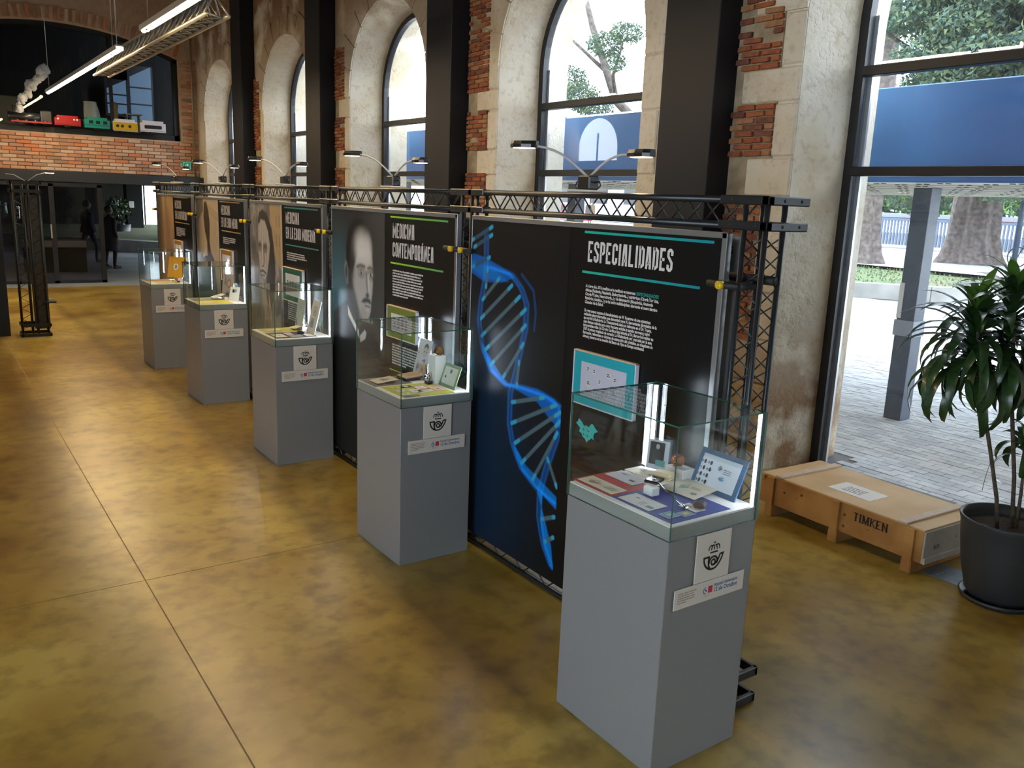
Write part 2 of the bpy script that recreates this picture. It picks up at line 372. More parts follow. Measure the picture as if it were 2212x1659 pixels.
# stones round each arch
for l in LEFTS[:5]:
    yc = l-HALFW; n = 11
    for k in range(n):
        a0, a1_ = PI*k/n+.008, PI*(k+1)/n-.008; r0, r1 = HALFW+.004, HALFW+.36+.1*(k % 2)
        
        mb = MB(); pts = []
        for rr_, aa in ((r0,a0),(r0,(a0+a1_)/2),(r0,a1_),(r1,a1_),(r1,(a0+a1_)/2),(r1,a0)):
            pts.append((yc-rr_*math.cos(aa), SPRING+rr_*math.sin(aa)))
        vs = [(XF-.02,p[0],p[1]) for p in pts]+[(XF+.05,p[0],p[1]) for p in pts]
        mb.add(vs, [(0,1,2,3,4,5),(11,10,9,8,7,6)]+[(i,(i+1)%6,6+(i+1)%6,6+i) for i in range(6)])
        mb.build('arch_stone', m_plaster, wall_r)

# --- windows
for wi, l in enumerate(LEFTS):
    yc = l-HALFW
    W = empty('window_%d' % (wi+1), (XG, yc, 0)); struct(W, 'tall arched window with black steel frame')
    mb = MB(); A, B = arch(1.125, 26), arch(1.04, 26)
    for k in range(len(A)-1):
        for x, s in ((0, 1), (.08, -1)):
            mb.quad((x,A[k][0],A[k][1]),(x,A[k+1][0],A[k+1][1]),(x,B[k+1][0],B[k+1][1]),(x,B[k][0],B[k][1]))
        mb.quad((0,B[k][0],B[k][1]),(0,B[k+1][0],B[k+1][1]),(.08,B[k+1][0],B[k+1][1]),(.08,B[k][0],B[k][1]))
        mb.quad((0,A[k][0],A[k][1]),(0,A[k+1][0],A[k+1][1]),(.08,A[k+1][0],A[k+1][1]),(.08,A[k][0],A[k][1]))
    mb.build('frame', m_frame, W)
    MB().box(.075, -1.04, .04, .10, -1.0, 3.75).build('trim', m_alu, W); MB().box(.075, 1.005, .04, .10, 1.04, 3.75).build('trim', m_alu, W)
    for z0, z1 in ((2.508,2.582),(3.285,3.362)): MB().bbox(-.01,-1.05,z0,.09,1.05,z1,.006).build('transom', m_frame, W)
    MB().box(-.0,-1.05,0,.09,1.05,.05).build('bottom_rail', m_frame, W)
    for z0, z1 in ((.05,2.508),(2.582,3.285)): MB().box(.035,-1.04,z0,.045,1.04,z1).build('pane', m_glass, W)
    mb = MB(); a = arch(1.04, 26)[1:-1]
    for x in (.035,.045):
        mb.add([(x,0,3.362)]+[(x,1.04,3.362)]+[(x,p[0],p[1]) for p in reversed(a)]+[(x,-1.04,3.362)], [tuple(range(len(a)+3))])
    mb.build('pane', m_glass, W, fix=False)
    MB().box(-.49,-1.2,-.015,0,1.2,.0).build('threshold', m_floor, W)

# --- dark steel pillars against the piers
for i, y in enumerate((5.17, 9.50, 13.66, 17.68)):
    o = MB().bbox(5.585, y, 0, XF+.0, y+.63, ZT, .006).build('pillar', m_steel); struct(o, 'dark painted steel pillar between arched windows')
o = MB().bbox(.25, 14.1, 0, 1.0, 14.45, 2.62, .006).build('display_wall', m_steel); tag(o, 'tall dark display wall cut off by the left edge of the photo', 'display wall')

# --- shell: left wall with one arched window and added glazed doors, rear wall, ceiling
m_dark = mat('dark_plaster', (.035,.028,.022), .9, noise=(2,(.06,.045,.03),5,.3,.7), bump=(9,.4))
m_leftw = mat('pale_plaster', (.30,.26,.21), .9, noise=(2,(.38,.33,.27),4,.3,.7))
mb = MB(); xl = -5
ya, yb, zb_, zs = 21.1, 23.3, 3.62, 3.9
# left wall in strips round the added glazed doors (y -3..3, z 0..3) and the arched light (far end)
for a, b2, z0, z1 in ((-5,-3.2,0,ZT),(-3.2,2.8,4.3,ZT),(2.8,20.17,0,ZT),(20.17,22.03,0,3.52)):
    mb.quad((xl,a,z0),(xl,b2,z0),(xl,b2,z1),(xl,a,z1))
n = 18; yc_, hw = 21.1, .93
for k in range(n):
    a, b2 = yc_-hw*math.cos(PI*k/n), yc_-hw*math.cos(PI*(k+1)/n)
    z0, z1 = 3.87+hw*math.sin(PI*k/n), 3.87+hw*math.sin(PI*(k+1)/n)
    mb.quad((xl,a,z0),(xl,b2,z1),(xl,b2,ZT),(xl,a,ZT))
o = mb.build('wall_left', m_leftw, fix=False); struct(o)
MB().box(xl-.02,21.08,3.52,xl+.02,21.12,4.35).build('mullion', m_frame, o)
for y0, y1 in ((-3.2,-.2),(-.2,2.8)):  # unseen doors added to throw bluish daylight on the plinths
    W = empty('door_%d' % (1+int(y0 > -1)+2*int(y0 > 5)+int(y0>8)), (xl, y0, 0)); struct(W)
    L = y1-y0; mb = MB()
    for a in (0, L-.08): mb.box(-.04,a,0,.04,a+.08,4.3)
    mb.box(-.04,0,4.22,.04,L,4.3); mb.box(-.04,0,2.4,.04,L,2.5); mb.box(-.04,0,0,.04,L,.06); mb.box(-.04,L/2-.04,0,.04,L/2+.04,4.3)
    mb.build('frame', m_frame, W); MB().box(-.005,.08,.06,.005,L/2-.04,4.22).build('pane', m_glass, W); MB().box(-.005,L/2+.04,.06,.005,L-.08,4.22).build('pane', m_glass, W)
o = MB().box(-6,-5.2,0,XO,-5,ZT).build('wall_rear', m_leftw); struct(o)
o = MB().box(-5,-5.2,ZT,XO,23,ZT+.1).build('ceiling', m_dark); struct(o, 'dark ceiling of the hall')

# --- far end wall: beam, brick band, gallery opening under a brick arch
YE = 22.0
m_gap = mat('end_mortar', (.50,.37,.27), .95, noise=(7,(.60,.46,.35),5,.3,.7), bump=(20,.6))
we = MB()
we.quad((-5,YE,2.45),(XF,YE,2.45),(XF,YE,3.28),(-5,YE,3.28)).quad((5.46,YE,3.28),(XF,YE,3.28),(XF,YE,ZT),(5.46,YE,ZT))
def arcz(x): return 5.64-((x-2.9)/2.58)**2*.50 if x <= 5.48 else 5.14
N = 24
for k in range(N):
    a = .3+(5.46-.3)*k/N; b2 = .3+(5.46-.3)*(k+1)/N
    we.quad((a,YE,arcz(a)),(b2,YE,arcz(b2)),(b2,YE,ZT),(a,YE,ZT)); we.quad((a,YE,arcz(a)),(b2,YE,arcz(b2)),(b2,YE+.5,arcz(b2)),(a,YE+.5,arcz(a)))
we.quad((-5,YE,3.28),(.3,YE,3.28),(.3,YE,ZT),(-5,YE,ZT)); we.quad((5.46,YE,3.28),(5.46,YE+.5,3.28),(5.46,YE+.5,5.14),(5.46,YE,5.14))
we.quad((.3,YE,3.28),(.3,YE+.5,3.28),(.3,YE+.5,5.14),(.3,YE,5.14)); we.quad((.3,YE,3.28),(5.46,YE,3.28),(5.46,YE+.5,3.28),(.3,YE+.5,3.28))
wall_e = we.build('wall_far', m_gap, fix=False); struct(wall_e, 'far brick end wall with gallery opening above a dark beam')
EB = []
BE = [mat('end_brick_a', (.52,.25,.14), .9, noise=(9,(.40,.24,.16),4,.3,.7)), mat('end_brick_b', (.62,.37,.25), .9, noise=(9,(.50,.31,.21),4,.3,.7)),
      mat('end_brick_c', (.56,.22,.11), .9), mat('end_brick_d', (.34,.22,.15), .9), mat('end_brick_e', (.60,.44,.33), .9)]
for k in range(10):
    me = MB().bbox(-.135,-.03,-.034,.135,.03,.034,.006).mesh('brick'); me.materials.append(BE[(0,1,1,2,3,4,1,0,4,1)[k]]); EB.append(me)
cnt = 0; z = 2.50; row = 0
while z < 5.15:
    x0 = 1.55 if z < 3.26 else 5.50
    x = x0+(.14 if row % 2 else 0); first = True
    while x < XF-.05 and cnt < 300:
        l = min(.27, XF-.01-x)
        if l > .08:
            o = link('brick', random.choice(EB), None, wall_e); o.location = (x+l/2, YE-.012+random.uniform(-.008,.006), z); o.scale = (l/.27, 1, 1); cnt += 1
        x += .285
    z += .079; row += 1
# arch ring of brick edges (soldier course)
for k in range(34):
    x = .4+k*.152; me = EB[k % 10]; o = link('brick', me, None, wall_e) if cnt < 300 else None
    if o:
        sl = (arcz(x+.05)-arcz(x-.05))/.1; o.location = (x, YE-.01, arcz(x)+.16); o.rotation_euler = (0, PI/2-math.atan(sl), 0); cnt += 1
bm_ = mat('beam_dark', (.020,.025,.034), .5)
o = MB().bbox(-6, YE-.35, 2.22, XF, YE+.3, 2.45, .008).build('beam', bm_); struct(o, 'dark steel beam under the brick band at the hall end')
# gallery room behind the opening
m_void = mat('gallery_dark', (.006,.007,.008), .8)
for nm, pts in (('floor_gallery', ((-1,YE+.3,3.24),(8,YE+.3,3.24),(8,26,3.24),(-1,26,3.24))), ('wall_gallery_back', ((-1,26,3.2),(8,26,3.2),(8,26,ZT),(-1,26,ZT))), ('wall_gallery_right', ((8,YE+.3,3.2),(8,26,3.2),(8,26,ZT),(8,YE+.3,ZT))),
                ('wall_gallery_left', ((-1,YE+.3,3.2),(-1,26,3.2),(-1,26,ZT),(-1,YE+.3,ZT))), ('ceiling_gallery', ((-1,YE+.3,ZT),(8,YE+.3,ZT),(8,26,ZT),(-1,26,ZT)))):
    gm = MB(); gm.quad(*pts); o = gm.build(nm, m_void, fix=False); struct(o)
W = empty('window_7', (0, YE+.12, 0)); struct(W, 'black framed gallery glazing under the brick arch')
MB().bbox(.3,0,3.28,5.46,.1,3.42,.006).build('sill', m_frame, W); MB().box(5.34,0,3.28,5.46,.1,5.13).build('frame', m_frame, W)
mb = MB()
for k in range(N):
    a = .3+(5.46-.3)*k/N; b2 = .3+(5.46-.3)*(k+1)/N
    mb.add([(a,0,arcz(a)-.1),(b2,0,arcz(b2)-.1),(b2,0,arcz(b2)),(a,0,arcz(a)),(a,.1,arcz(a)-.1),(b2,.1,arcz(b2)-.1),(b2,.1,arcz(b2)),(a,.1,arcz(a))], [(0,1,2,3),(4,5,6,7),(0,1,5,4)])
mb.build('frame', m_frame, W)
for x in (3.95,): MB().box(x,.02,3.3,x+.07,.09,5.55).build('mullion', m_frame, W)
mb = MB(); xs_ = [.3+(5.3-.3)*k/12 for k in range(13)]
mb.add([(x, .05, 3.42) for x in xs_]+[(x, .05, arcz(x)-.1) for x in xs_], [(k,k+1,14+k,13+k) for k in range(12)])
mb.build('pane', glass('gallery_glass', (.85,.9,.95), 1.4), W, fix=False)
m_bluewin = mat('reflection_glow', (.05,.09,.15), .4, emit=((.25,.42,.62), .28))  # faint blue emission imitates the outdoors mirrored in these panes
for x0, x1, z0, zl, zr in ((4.50,4.98,4.05,4.70,4.95),(5.08,5.62,3.85,5.05,5.35)):
    W = empty('window_%d' % (8+int(x0 > 5)), (0, 25.6, 0)); struct(W, 'slanted window with blue reflection glow at the back of the gallery')
    rows = [z0, z0+(zl-z0)*.42, z0+(zl-z0)*.78]
    for k in range(3):
        za = rows[k]+.02; zl2 = rows[k+1]-.02 if k < 2 else zl; zr2 = rows[k+1]-.02 if k < 2 else zr
        MB().add([(x0,0,za),(x1,0,za),(x1,0,zr2),(x0,0,zl2)], [(0,1,2,3)]).build('pane', m_bluewin, W, fix=False)
    MB().box(x0-.05,.01,z0-.05,x1+.05,.04,zr).build('frame', m_frame, W)
# lobby beyond the beam
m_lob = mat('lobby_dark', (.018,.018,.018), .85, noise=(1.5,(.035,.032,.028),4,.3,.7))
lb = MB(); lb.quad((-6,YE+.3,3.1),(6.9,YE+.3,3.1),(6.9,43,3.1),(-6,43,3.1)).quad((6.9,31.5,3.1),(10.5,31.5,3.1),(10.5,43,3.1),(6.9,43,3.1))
lb.quad((10.5,41,0),(10.5,43,0),(10.5,43,3.1),(10.5,41,3.1)); lb.quad((10.5,33,2.8),(10.5,41,2.8),(10.5,41,3.1),(10.5,33,3.1)); lb.quad((6.9,31.5,0),(10.5,31.5,0),(10.5,31.5,3.1),(6.9,31.5,3.1)); lb.quad((6.9,22.5,0),(6.9,23.5,0),(6.9,23.5,3.1),(6.9,22.5,3.1)); lb.quad((6.9,30.8,0),(6.9,31.5,0),(6.9,31.5,3.1),(6.9,30.8,3.1)); lb.quad((6.9,23.5,2.9),(6.9,30.8,2.9),(6.9,30.8,3.1),(6.9,23.5,3.1)); lb.quad((10.5,31.5,0),(10.5,33,0),(10.5,33,3.1),(10.5,31.5,3.1))  # unseen openings on the right-hand side added to bring daylight onto the lobby floor
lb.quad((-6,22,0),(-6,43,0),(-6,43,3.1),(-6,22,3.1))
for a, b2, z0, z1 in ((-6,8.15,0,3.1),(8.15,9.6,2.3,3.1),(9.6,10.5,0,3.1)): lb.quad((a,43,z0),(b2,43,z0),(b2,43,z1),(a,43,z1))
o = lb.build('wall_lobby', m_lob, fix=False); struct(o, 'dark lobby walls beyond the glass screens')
o = MB().box(XF,31.5,-.1,10.5,43,.001).box(XF,22.5,-.1,6.9,31.5,.001).build('floor_lobby', m_lobfloor); struct(o)
W = empty('door_5', (8.15, 43, 0)); struct(W, 'bright glazed exit door at the end of the lobby')
mb = MB()
for a in (0,.7,1.38): mb.box(a,-.04,0,a+.07,.04,2.3)
mb.box(0,-.04,2.2,1.45,.04,2.3); mb.box(0,-.04,0,1.45,.04,.12); mb.build('frame', m_frame, W)
MB().box(.07,-.005,.12,.7,.005,2.2).build('pane', m_glass, W); MB().box(.77,-.005,.12,1.38,.005,2.2).build('pane', m_glass, W)
o = MB().bbox(7.35, 38.9, 0, 7.98, 39.5, 3.1, .01).build('pillar', m_void); struct(o, 'black pillar in the lobby beside the bright exit')
# glass screens with black frames under the beam
m_smoke = glass('smoked_glass', (.62,.62,.64), 1.35)
GS = empty('glass_screen', (0, 21.35, 0)); tag(GS, 'black framed smoked glass screen standing under the dark beam', 'partition')
for a, b2 in ((1.2,1.27),(1.72,1.80),(2.45,2.55),(3.42,3.52)): MB().box(a,-.03,0,b2,.03,2.18).build('post', m_frame, GS)
MB().box(1.2,-.03,2.12,3.52,.03,2.2).build('rail', m_frame, GS); MB().box(1.2,-.03,0,3.52,.03,.06).build('rail', m_frame, GS)
for a, b2 in ((1.27,1.72),(1.80,2.45),(2.55,3.42)): MB().box(a,-.005,.06,b2,.005,2.12).build('pane', m_smoke, GS)
MB().box(2.44,-.05,1.0,2.47,-.03,1.3).build('door_handle', m_alu, GS)
# conduit on the end of the wall
o = MB().tube([(5.72,21.85,2.3),(5.72,21.85,6.8)], .022).build('pipe', mat('galvanised', (.30,.28,.24), .5, .5)); tag(o, 'thin vertical conduit pipe beside the end brick strip', 'pipe')

# ================================================================== EXTERIOR
m_pave = mat('pavers', (.40,.41,.42), .85, noise=(3,(.50,.51,.52),6,.35,.65))
m_pave2 = mat('pavers_b', (.33,.34,.36), .85, noise=(3,(.42,.43,.45),6,.35,.65))
m_road = mat('pale_ground', (.27,.28,.28), .9, noise=(.6,(.33,.34,.34),5,.35,.65))
gnd = MB().box(XG+.06,-30,-.3,22,45,-.012).build('ground', mat('paver_joint', (.15,.15,.155), .95)); struct(gnd, 'paved forecourt outside the windows')
PM = []
for k in range(4):
    mb = MB().bbox(-.098,-.048,-.03,.098,.048,.0,.003); me = mb.mesh('paver'); me.materials.append((m_pave,m_pave2)[k % 2]); PM.append(me)
cand = []
for i in range(66):
    for j in range(116):
        x = 6.46+.1015*i+.05; y = .4+.2015*j+(.10 if i % 2 else 0)
        if x < 6.94 and not any(l-2.28 < y < l-.22 for l in LEFTS): continue
        cand.append((math.hypot(x, y), x, y))
near = sorted(c for c in cand if .42*c[1] < c[2] < .74*c[1])[:290]; keys = {(c[1],c[2]) for c in near}
for _, x, y in near:
    o = link('paver', random.choice(PM), None, gnd); o.location = (x, y, random.uniform(-.003,.002)); o.rotation_euler = (0,0,PI/2)
mb = MB()
for _, x, y in cand:
    if (x,y) not in keys:
        z = random.uniform(-.003,.002); mb.quad((x-.048,y-.098,z),(x+.048,y-.098,z),(x+.048,y+.098,z),(x-.048,y+.098,z), random.randint(0,1))
o = mb.build('paving', [m_pave,m_pave2], gnd, fix=False); o['kind'] = 'stuff'
o = MB().box(13.3,-30,-.02,20.8,45,.0).build('road', m_road); struct(o, 'pale driveway beyond the pavers')
o = MB().box(12.9,.4,-.02,13.3,24,.001).build('drain', mat('drain', (.3,.3,.3), .8)); struct(o)
# low kerb wall and lawn (following a slightly turned line)
def K(t, off=0): return (20.35+off*.85+.0*t+ (12-t)*1.05*.62, t)     # kerb line: x falls as y grows
kerb_m = mat('kerb_concrete', (.19,.19,.175), .9, noise=(2,(.27,.27,.255),6,.35,.65))
def kline(y, off=0): return 20.7+(13.3-y)*1.36*.62+off
mb = MB(); yy = [-6+3*k for k in range(17)]
for k in range(16):
    a, b2 = yy[k], yy[k+1]-.02
    q = MB(); q.add([(kline(a),a,0),(kline(a,.45),a,0),(kline(b2,.45),b2,0),(kline(b2),b2,0),(kline(a),a,.40),(kline(a,.45),a,.40),(kline(b2,.45),b2,.40),(kline(b2),b2,.40)], [(0,1,2,3),(4,5,6,7),(0,1,5,4),(2,3,7,6),(0,3,7,4),(1,2,6,5)])
    if k == 0: kroot = q.build('kerb', kerb_m); struct(kroot, 'low concrete kerb wall in front of the lawn')
    else: q.build('kerb_block', kerb_m, kroot)
m_lawn = mat('lawn', (.075,.125,.045), .95, noise=(.5,(.14,.15,.075),7,.38,.62), bump=(30,.8))
q = MB(); q.add([(kline(-6,.45),-6,.40),(kline(42,.45),42,.40),(31.5,42,.62),(46,-6,.62)], [(0,1,2,3)])
lawn = q.build('lawn', m_lawn, fix=False); lawn['kind'] = 'structure'
q = MB(); 
for k in range(9000):
    y = random.uniform(2,26); t = random.random(); x = kline(y,.5)*(1-t)+(38)*t
    z = .40+.22*t; h = random.uniform(.03,.08); a = random.uniform(0,PI); dx, dy = .03*math.cos(a), .03*math.sin(a)
    q.add([(x-dx,y-dy,z),(x+dx,y+dy,z),(x+random.uniform(-.03,.03),y+random.uniform(-.03,.03),z+h)], [(0,1,2)])
o = q.build('grass', m_lawn, lawn, fix=False); o['kind'] = 'stuff'
o = MB().add([(26,-25,.55),(60,-25,.9),(60,60,.9),(26,60,.55)], [(0,1,2,3)]).build('street', mat('bright_street', (.36,.37,.38), .9), fix=False); struct(o, 'bright street beyond the lawn')
# canopy: blue fascia, perforated pale soffit, square steel columns
m_blue = mat('fascia_blue', (.025,.12,.38), .4, noise=(.9,(.035,.19,.50),3,.3,.7))
m_soff = mat('soffit', (.78,.77,.68), .7)
o = MB().bbox(7.25,-8,2.497,7.35,30,3.32,.01).build('canopy_fascia', m_blue); struct(o, 'blue canopy fascia outside above the columns')
sf = MB().box(7.35,-8,2.50,12.1,30,2.72).build('canopy_roof', m_soff); struct(sf, 'pale canopy roof outside with lines of small holes')
m_hole = mat('soffit_hole', (.02,.02,.02), .9)
q = MB()
for i in range(26):
    for j in range(30):
        x = 7.5+.178*i; y = 1.0+.62*j+(.3 if i % 2 else 0)
        for d in (0, .075): q.box(x, y+d, 2.494, x+.036, y+d+.036, 2.502)
o = q.build('hole', m_hole, sf, fix=False); o['kind'] = 'stuff'
for k in range(1, 9):
    MB().box(7.35+.53*k,-8,2.488,7.365+.53*k,30,2.505).build('seam', m_soff, sf)
m_col = mat('column_paint', (.030,.050,.085), .45, noise=(6,(.05,.075,.115),6,.45,.75))
for y in (-.9, 4.93, 10.8, 16.7, 22.6):
    o = MB().bbox(8.70,y,0,8.90,y+.20,2.50,.006).build('column', m_col); struct(o, 'dark blue square steel column carrying the canopy')
    if y == 4.93:
        MB().box(8.685,y-.012,.93,8.915,y+.212,1.10).build('sign_band', mat('band_grey', (.30,.35,.42), .6), o)
        MB().box(8.69,y+.15,1.12,8.70,y+.20,1.5).build('sign_strip', m_white, o)
# trees -------------------------------------------------------------
m_bark = mat('bark', (.07,.055,.05), .95, noise=(7,(.17,.14,.125),8,.35,.65), bump=(12,1.0))
m_leafA = mat('needles_bluegreen', (.055,.105,.08), .9); m_leafB = mat('needles_olive', (.10,.14,.065), .9); m_leafC = mat('leaves_bright', (.14,.26,.06), .9)
def foliage(mb, c, rx, ry, rz, n, s):
    P = rng.normal(size=(n,3)); P /= np.linalg.norm(P,axis=1)[:,None]; P *= rng.uniform(.25,1,(n,1))**.5
    C = np.array(c)+P*np.array((rx,ry,rz)); D = rng.normal(size=(n,3,3))*s
    V = (C[:,None,:]+D).reshape(-1,3); k = len(mb.v)
    mb.v += [tuple(v) for v in V.tolist()]; mb.f += [(k+3*i,k+3*i+1,k+3*i+2) for i in range(n)]; mb.mi += [int(x) for x in rng.integers(0,2,n)]; mb.smooth += [False]*n
def tree(x, y, z, r0, r1, h, clumps, label, flare=1.9, branches=(), leaf=None, cat='tree', s=.07):
    clumps = [c[:6]+(int(c[6]*4.5),) for c in clumps]; s = s*.42
    T = empty('tree', (x,y,z)); tag(T, label, cat, None)
    ph = [random.uniform(0,6) for _ in range(4)]
    def wob(a, zz): return 1+.10*math.sin(5*a+ph[0]+zz*.6)+.07*math.sin(9*a+ph[1])+.03*math.sin(17*a+ph[2])
    prof = [(r0*flare,0),(r0*(1+(flare-1)*.55),.25*h/6),(r0*1.12,.7*h/6),(r0,1.5*h/6),(r1*1.1,h*.6),(r1*.8,h)]
    MB().lathe(prof, (0,0,0), 40, wob=wob).build('trunk', m_bark, T)
    for b2 in branches:
        MB().tube([Vector(p)-Vector((x,y,z)) for p in b2[0]], b2[1], 7).build('branch', m_bark, T)
    q = MB()
    for c in clumps: foliage(q, (c[0]-x,c[1]-y,c[2]-z), c[3], c[4], c[5], c[6], s)
    o = q.build('foliage', leaf or [m_leafA,m_leafB], T, fix=False); o['kind'] = 'stuff'
    return T
tree(26.9,17.5,.55,.47,.40,9,[(26.5,17,8.6,1.4,1.5,1.0,1300),(27,19,9.2,1.5,1.5,1,900)],'reddish tree trunk on the lawn beside the black window edge', 1.7)
br = [([(24,24.5,4.3),(22,25.2,6.0),(21,25.6,8.5),(20.5,26.2,11)],[.22,.17,.12,.05]),([(22,25.2,6),(21,24.3,6.7),(20.5,23.3,7.6)],[.1,.07,.03]),([(21.6,25.4,7),(20.8,26.6,8.2),(20.2,27.4,9.5)],[.08,.05,.02]),([(23,25,5),(21.5,26.2,5.6),(20.4,26.9,6.4)],[.09,.06,.03])]
tree(24.2,24.6,.5,.26,.2,4.3,[(20.3,24.0,7.6,.8,.55,.45,420),(20.4,23.0,7.9,.7,.5,.35,300),(20.5,23.6,7.0,.4,.3,.35,150),(20.6,26.3,6.6,.8,.7,.6,560),(20.4,25.4,6.0,.8,.8,.5,560),(20.6,24.8,5.6,.7,.9,.4,420),(21.2,24.3,5.1,.8,1.6,.35,700),(20.6,27.2,8.6,.7,.5,.5,240),(21,23,4.6,1,1.6,.3,420)],'sparse tree with thin branches seen high in the fourth arched window',1.4,br,s=.085)
br = [([(31.2,15.9,3),(26,13,6),(21,11.5,7.4)],[.35,.2,.06]),([(28,14,5.2),(23,13.5,6.2),(20,13.4,6.8)],[.16,.1,.03]),([(30,15,4.2),(25,11,5.6),(21,9.2,6.2)],[.2,.12,.04])]
cl = []
for k in range(70):
    y = random.uniform(8.2,13.0); zc = 4.9+random.random()*3.6; x = 20.5+random.uniform(0,4); cl.append((x,y,zc,1.0,.95,.42,300))
for k in range(26):
    cl.append((31+random.uniform(-2.5,2),14.5+random.uniform(-4.5,1.0),3.2+random.uniform(-.2,1.2),1.3,1.3,.4,220))
tree(31.3,16.0,.55,.72,.5,9,cl,'broad fluted tree trunk spreading over the lawn behind the plant',1.7,br,s=.12)
tree(29.0,16.7,.6,.10,.09,2.8,[(29,16.9,3.1,1.2,1.2,.9,900),(29,16.5,2.6,.7,.7,.4,300)],'slim young tree between the big trunk and the column',1.2,s=.09)
# hedge, railings, garden wall far off
H = MB()
for k in range(26): foliage(H, (42.5+random.uniform(-1,1), 10+k*.9, 2.9+random.uniform(-.3,.6)), 1, 1, .9, 420, .13)
o = H.build('hedge', [m_leafC,m_leafA], fix=False); o['kind'] = 'stuff'; tag(o, 'green hedge behind the railings across the street', 'hedge')
Fq = empty('railing', (37.6, 20, .85)); tag(Fq, 'pale blue railings on a white base across the street', 'railing')
m_rail = mat('rail_blue', (.07,.10,.15), .6); m_wht = mat('white_wall', (.75,.76,.78), .8)
for k in range(60): MB().box(0,-5+k*.16,0,.05,-4.92+k*.16,1.15).build('bar', m_rail if k else m_rail, Fq) if k == 0 else None
bar = [c for c in COL.objects if c.parent == Fq][0].data
for k in range(1, 66):
    o = link('bar', bar, None, Fq); o.location = (0, k*.16, 0)
MB().box(.1,-5,-.05,.2,6,.55).build('base_wall', m_wht, Fq); MB().box(-.02,-5,1.1,.08,6,1.22).build('rail', m_rail, Fq)
MB().box(.3,-5,1.25,1.6,6,1.45).build('roof_edge', mat('shed_roof', (.20,.22,.27), .7), Fq); MB().box(.35,-5,1.12,.5,6,1.28).build('brick_edge', mat('shed_brick', (.36,.13,.09), .8), Fq)
o = MB().bbox(39.5,8.5,.6,39.7,14.8,2.2,.02).build('garden_gate', mat('gate_blue', (.05,.085,.13), .6)); tag(o, 'long blue grey solid gate behind the broad trunk', 'gate')
o = MB().bbox(38.8,7.9,.6,39.2,8.3,2.3,.03).bbox(38.7,7.8,2.3,39.3,8.4,2.42,.03).build('gate_post', m_wht); tag(o, 'white masonry gate post at the end of the blue gate', 'post')
hs = MB().box(50,22,.8,58,34,7.5).build('house', m_wht); tag(hs, 'white house seen between foliage beyond the hedge', 'house')
for k in range(3):
    MB().box(49.95,23+k*3.6,3.6,50.0,24.4+k*3.6,5.2).build('window', m_frame, hs)
hs2 = MB().box(46,38,.8,60,70,5.2).build('house', mat('grey_wall', (.42,.44,.48), .8)); tag(hs2, 'low grey building across the street seen through the fourth window', 'building')
for k in range(5): MB().box(45.95,41+k*4,2.2,46.0,43+k*4,4).build('window', m_frame, hs2)
# bicycle by a thin pole behind the plant
Bk = empty('bicycle', (30.9,14.15,.62)); tag(Bk, 'bicycle leaning on a thin pole beyond the lawn', 'bicycle')
for dy in (0, -1.0):
    q = MB(); q.tube([(0,dy+.33*math.cos(a),.34+.33*math.sin(a)) for a in [2*PI*k/24 for k in range(25)]], .022, 6, caps=False)
    o = q.build('wheel', m_black, Bk); q = MB()
    for k in range(8): q.tube([(0,dy,.34),(0,dy+.33*math.cos(k*PI/4),.34+.33*math.sin(k*PI/4))], .005, 4)
    q.build('spokes', m_alu, o)
q = MB(); q.tube([(0,0,.34),(0,-.2,.85),(0,-.7,.8),(0,-.55,.34),(0,-.2,.85)], .018, 6); q.tube([(0,-.55,.34),(0,-1,.34),(0,-.7,.8)], .014, 6); q.build('frame', m_black, Bk)
MB().bbox(-.04,-.8,.86,.04,-.58,.9,.01).build('saddle', m_black, Bk); MB().tube([(-.2,-.12,.98),(0,-.18,.95),(.2,-.12,.98)], .012, 6).build('handlebar', m_black, Bk)
o = MB().tube([(30.6,14.1,.6),(30.6,14.1,4.2)], .09, 10).build('pole', m_col); tag(o, 'thin dark pole beyond the lawn beside the bicycle', 'pole')
# parked car glimpsed under the canopy through the fourth window
Cr = empty('car', (36.5, 46.5, .72), .1); tag(Cr, 'small red parked car glimpsed through the fourth window', 'car')
q = MB(); prof = [(-2,.3),(-2,.75),(-1.5,.9),(-.9,1.35),(.7,1.38),(1.3,.92),(2,.8),(2,.3)]
q.add([(-.8,p[0],p[1]) for p in prof]+[(.8,p[0],p[1]) for p in prof], [tuple(range(8)),tuple(range(15,7,-1))]+[(i,(i+1)%8,8+(i+1)%8,8+i) for i in range(8)])
q.build('body', mat('car_red', (.22,.03,.035), .4), Cr)
MB().add([(-.81,-1.3,.95),(-.81,-.85,1.28),(-.81,.6,1.3),(-.81,1.1,.95)], [(0,1,2,3)]).build('side_window', m_frame, Cr, fix=False)
for a in (-1.25,1.25): MB().tube([(-.85,a,.3),(-.6,a,.3)], .3, 16).build('wheel', m_black, Cr)

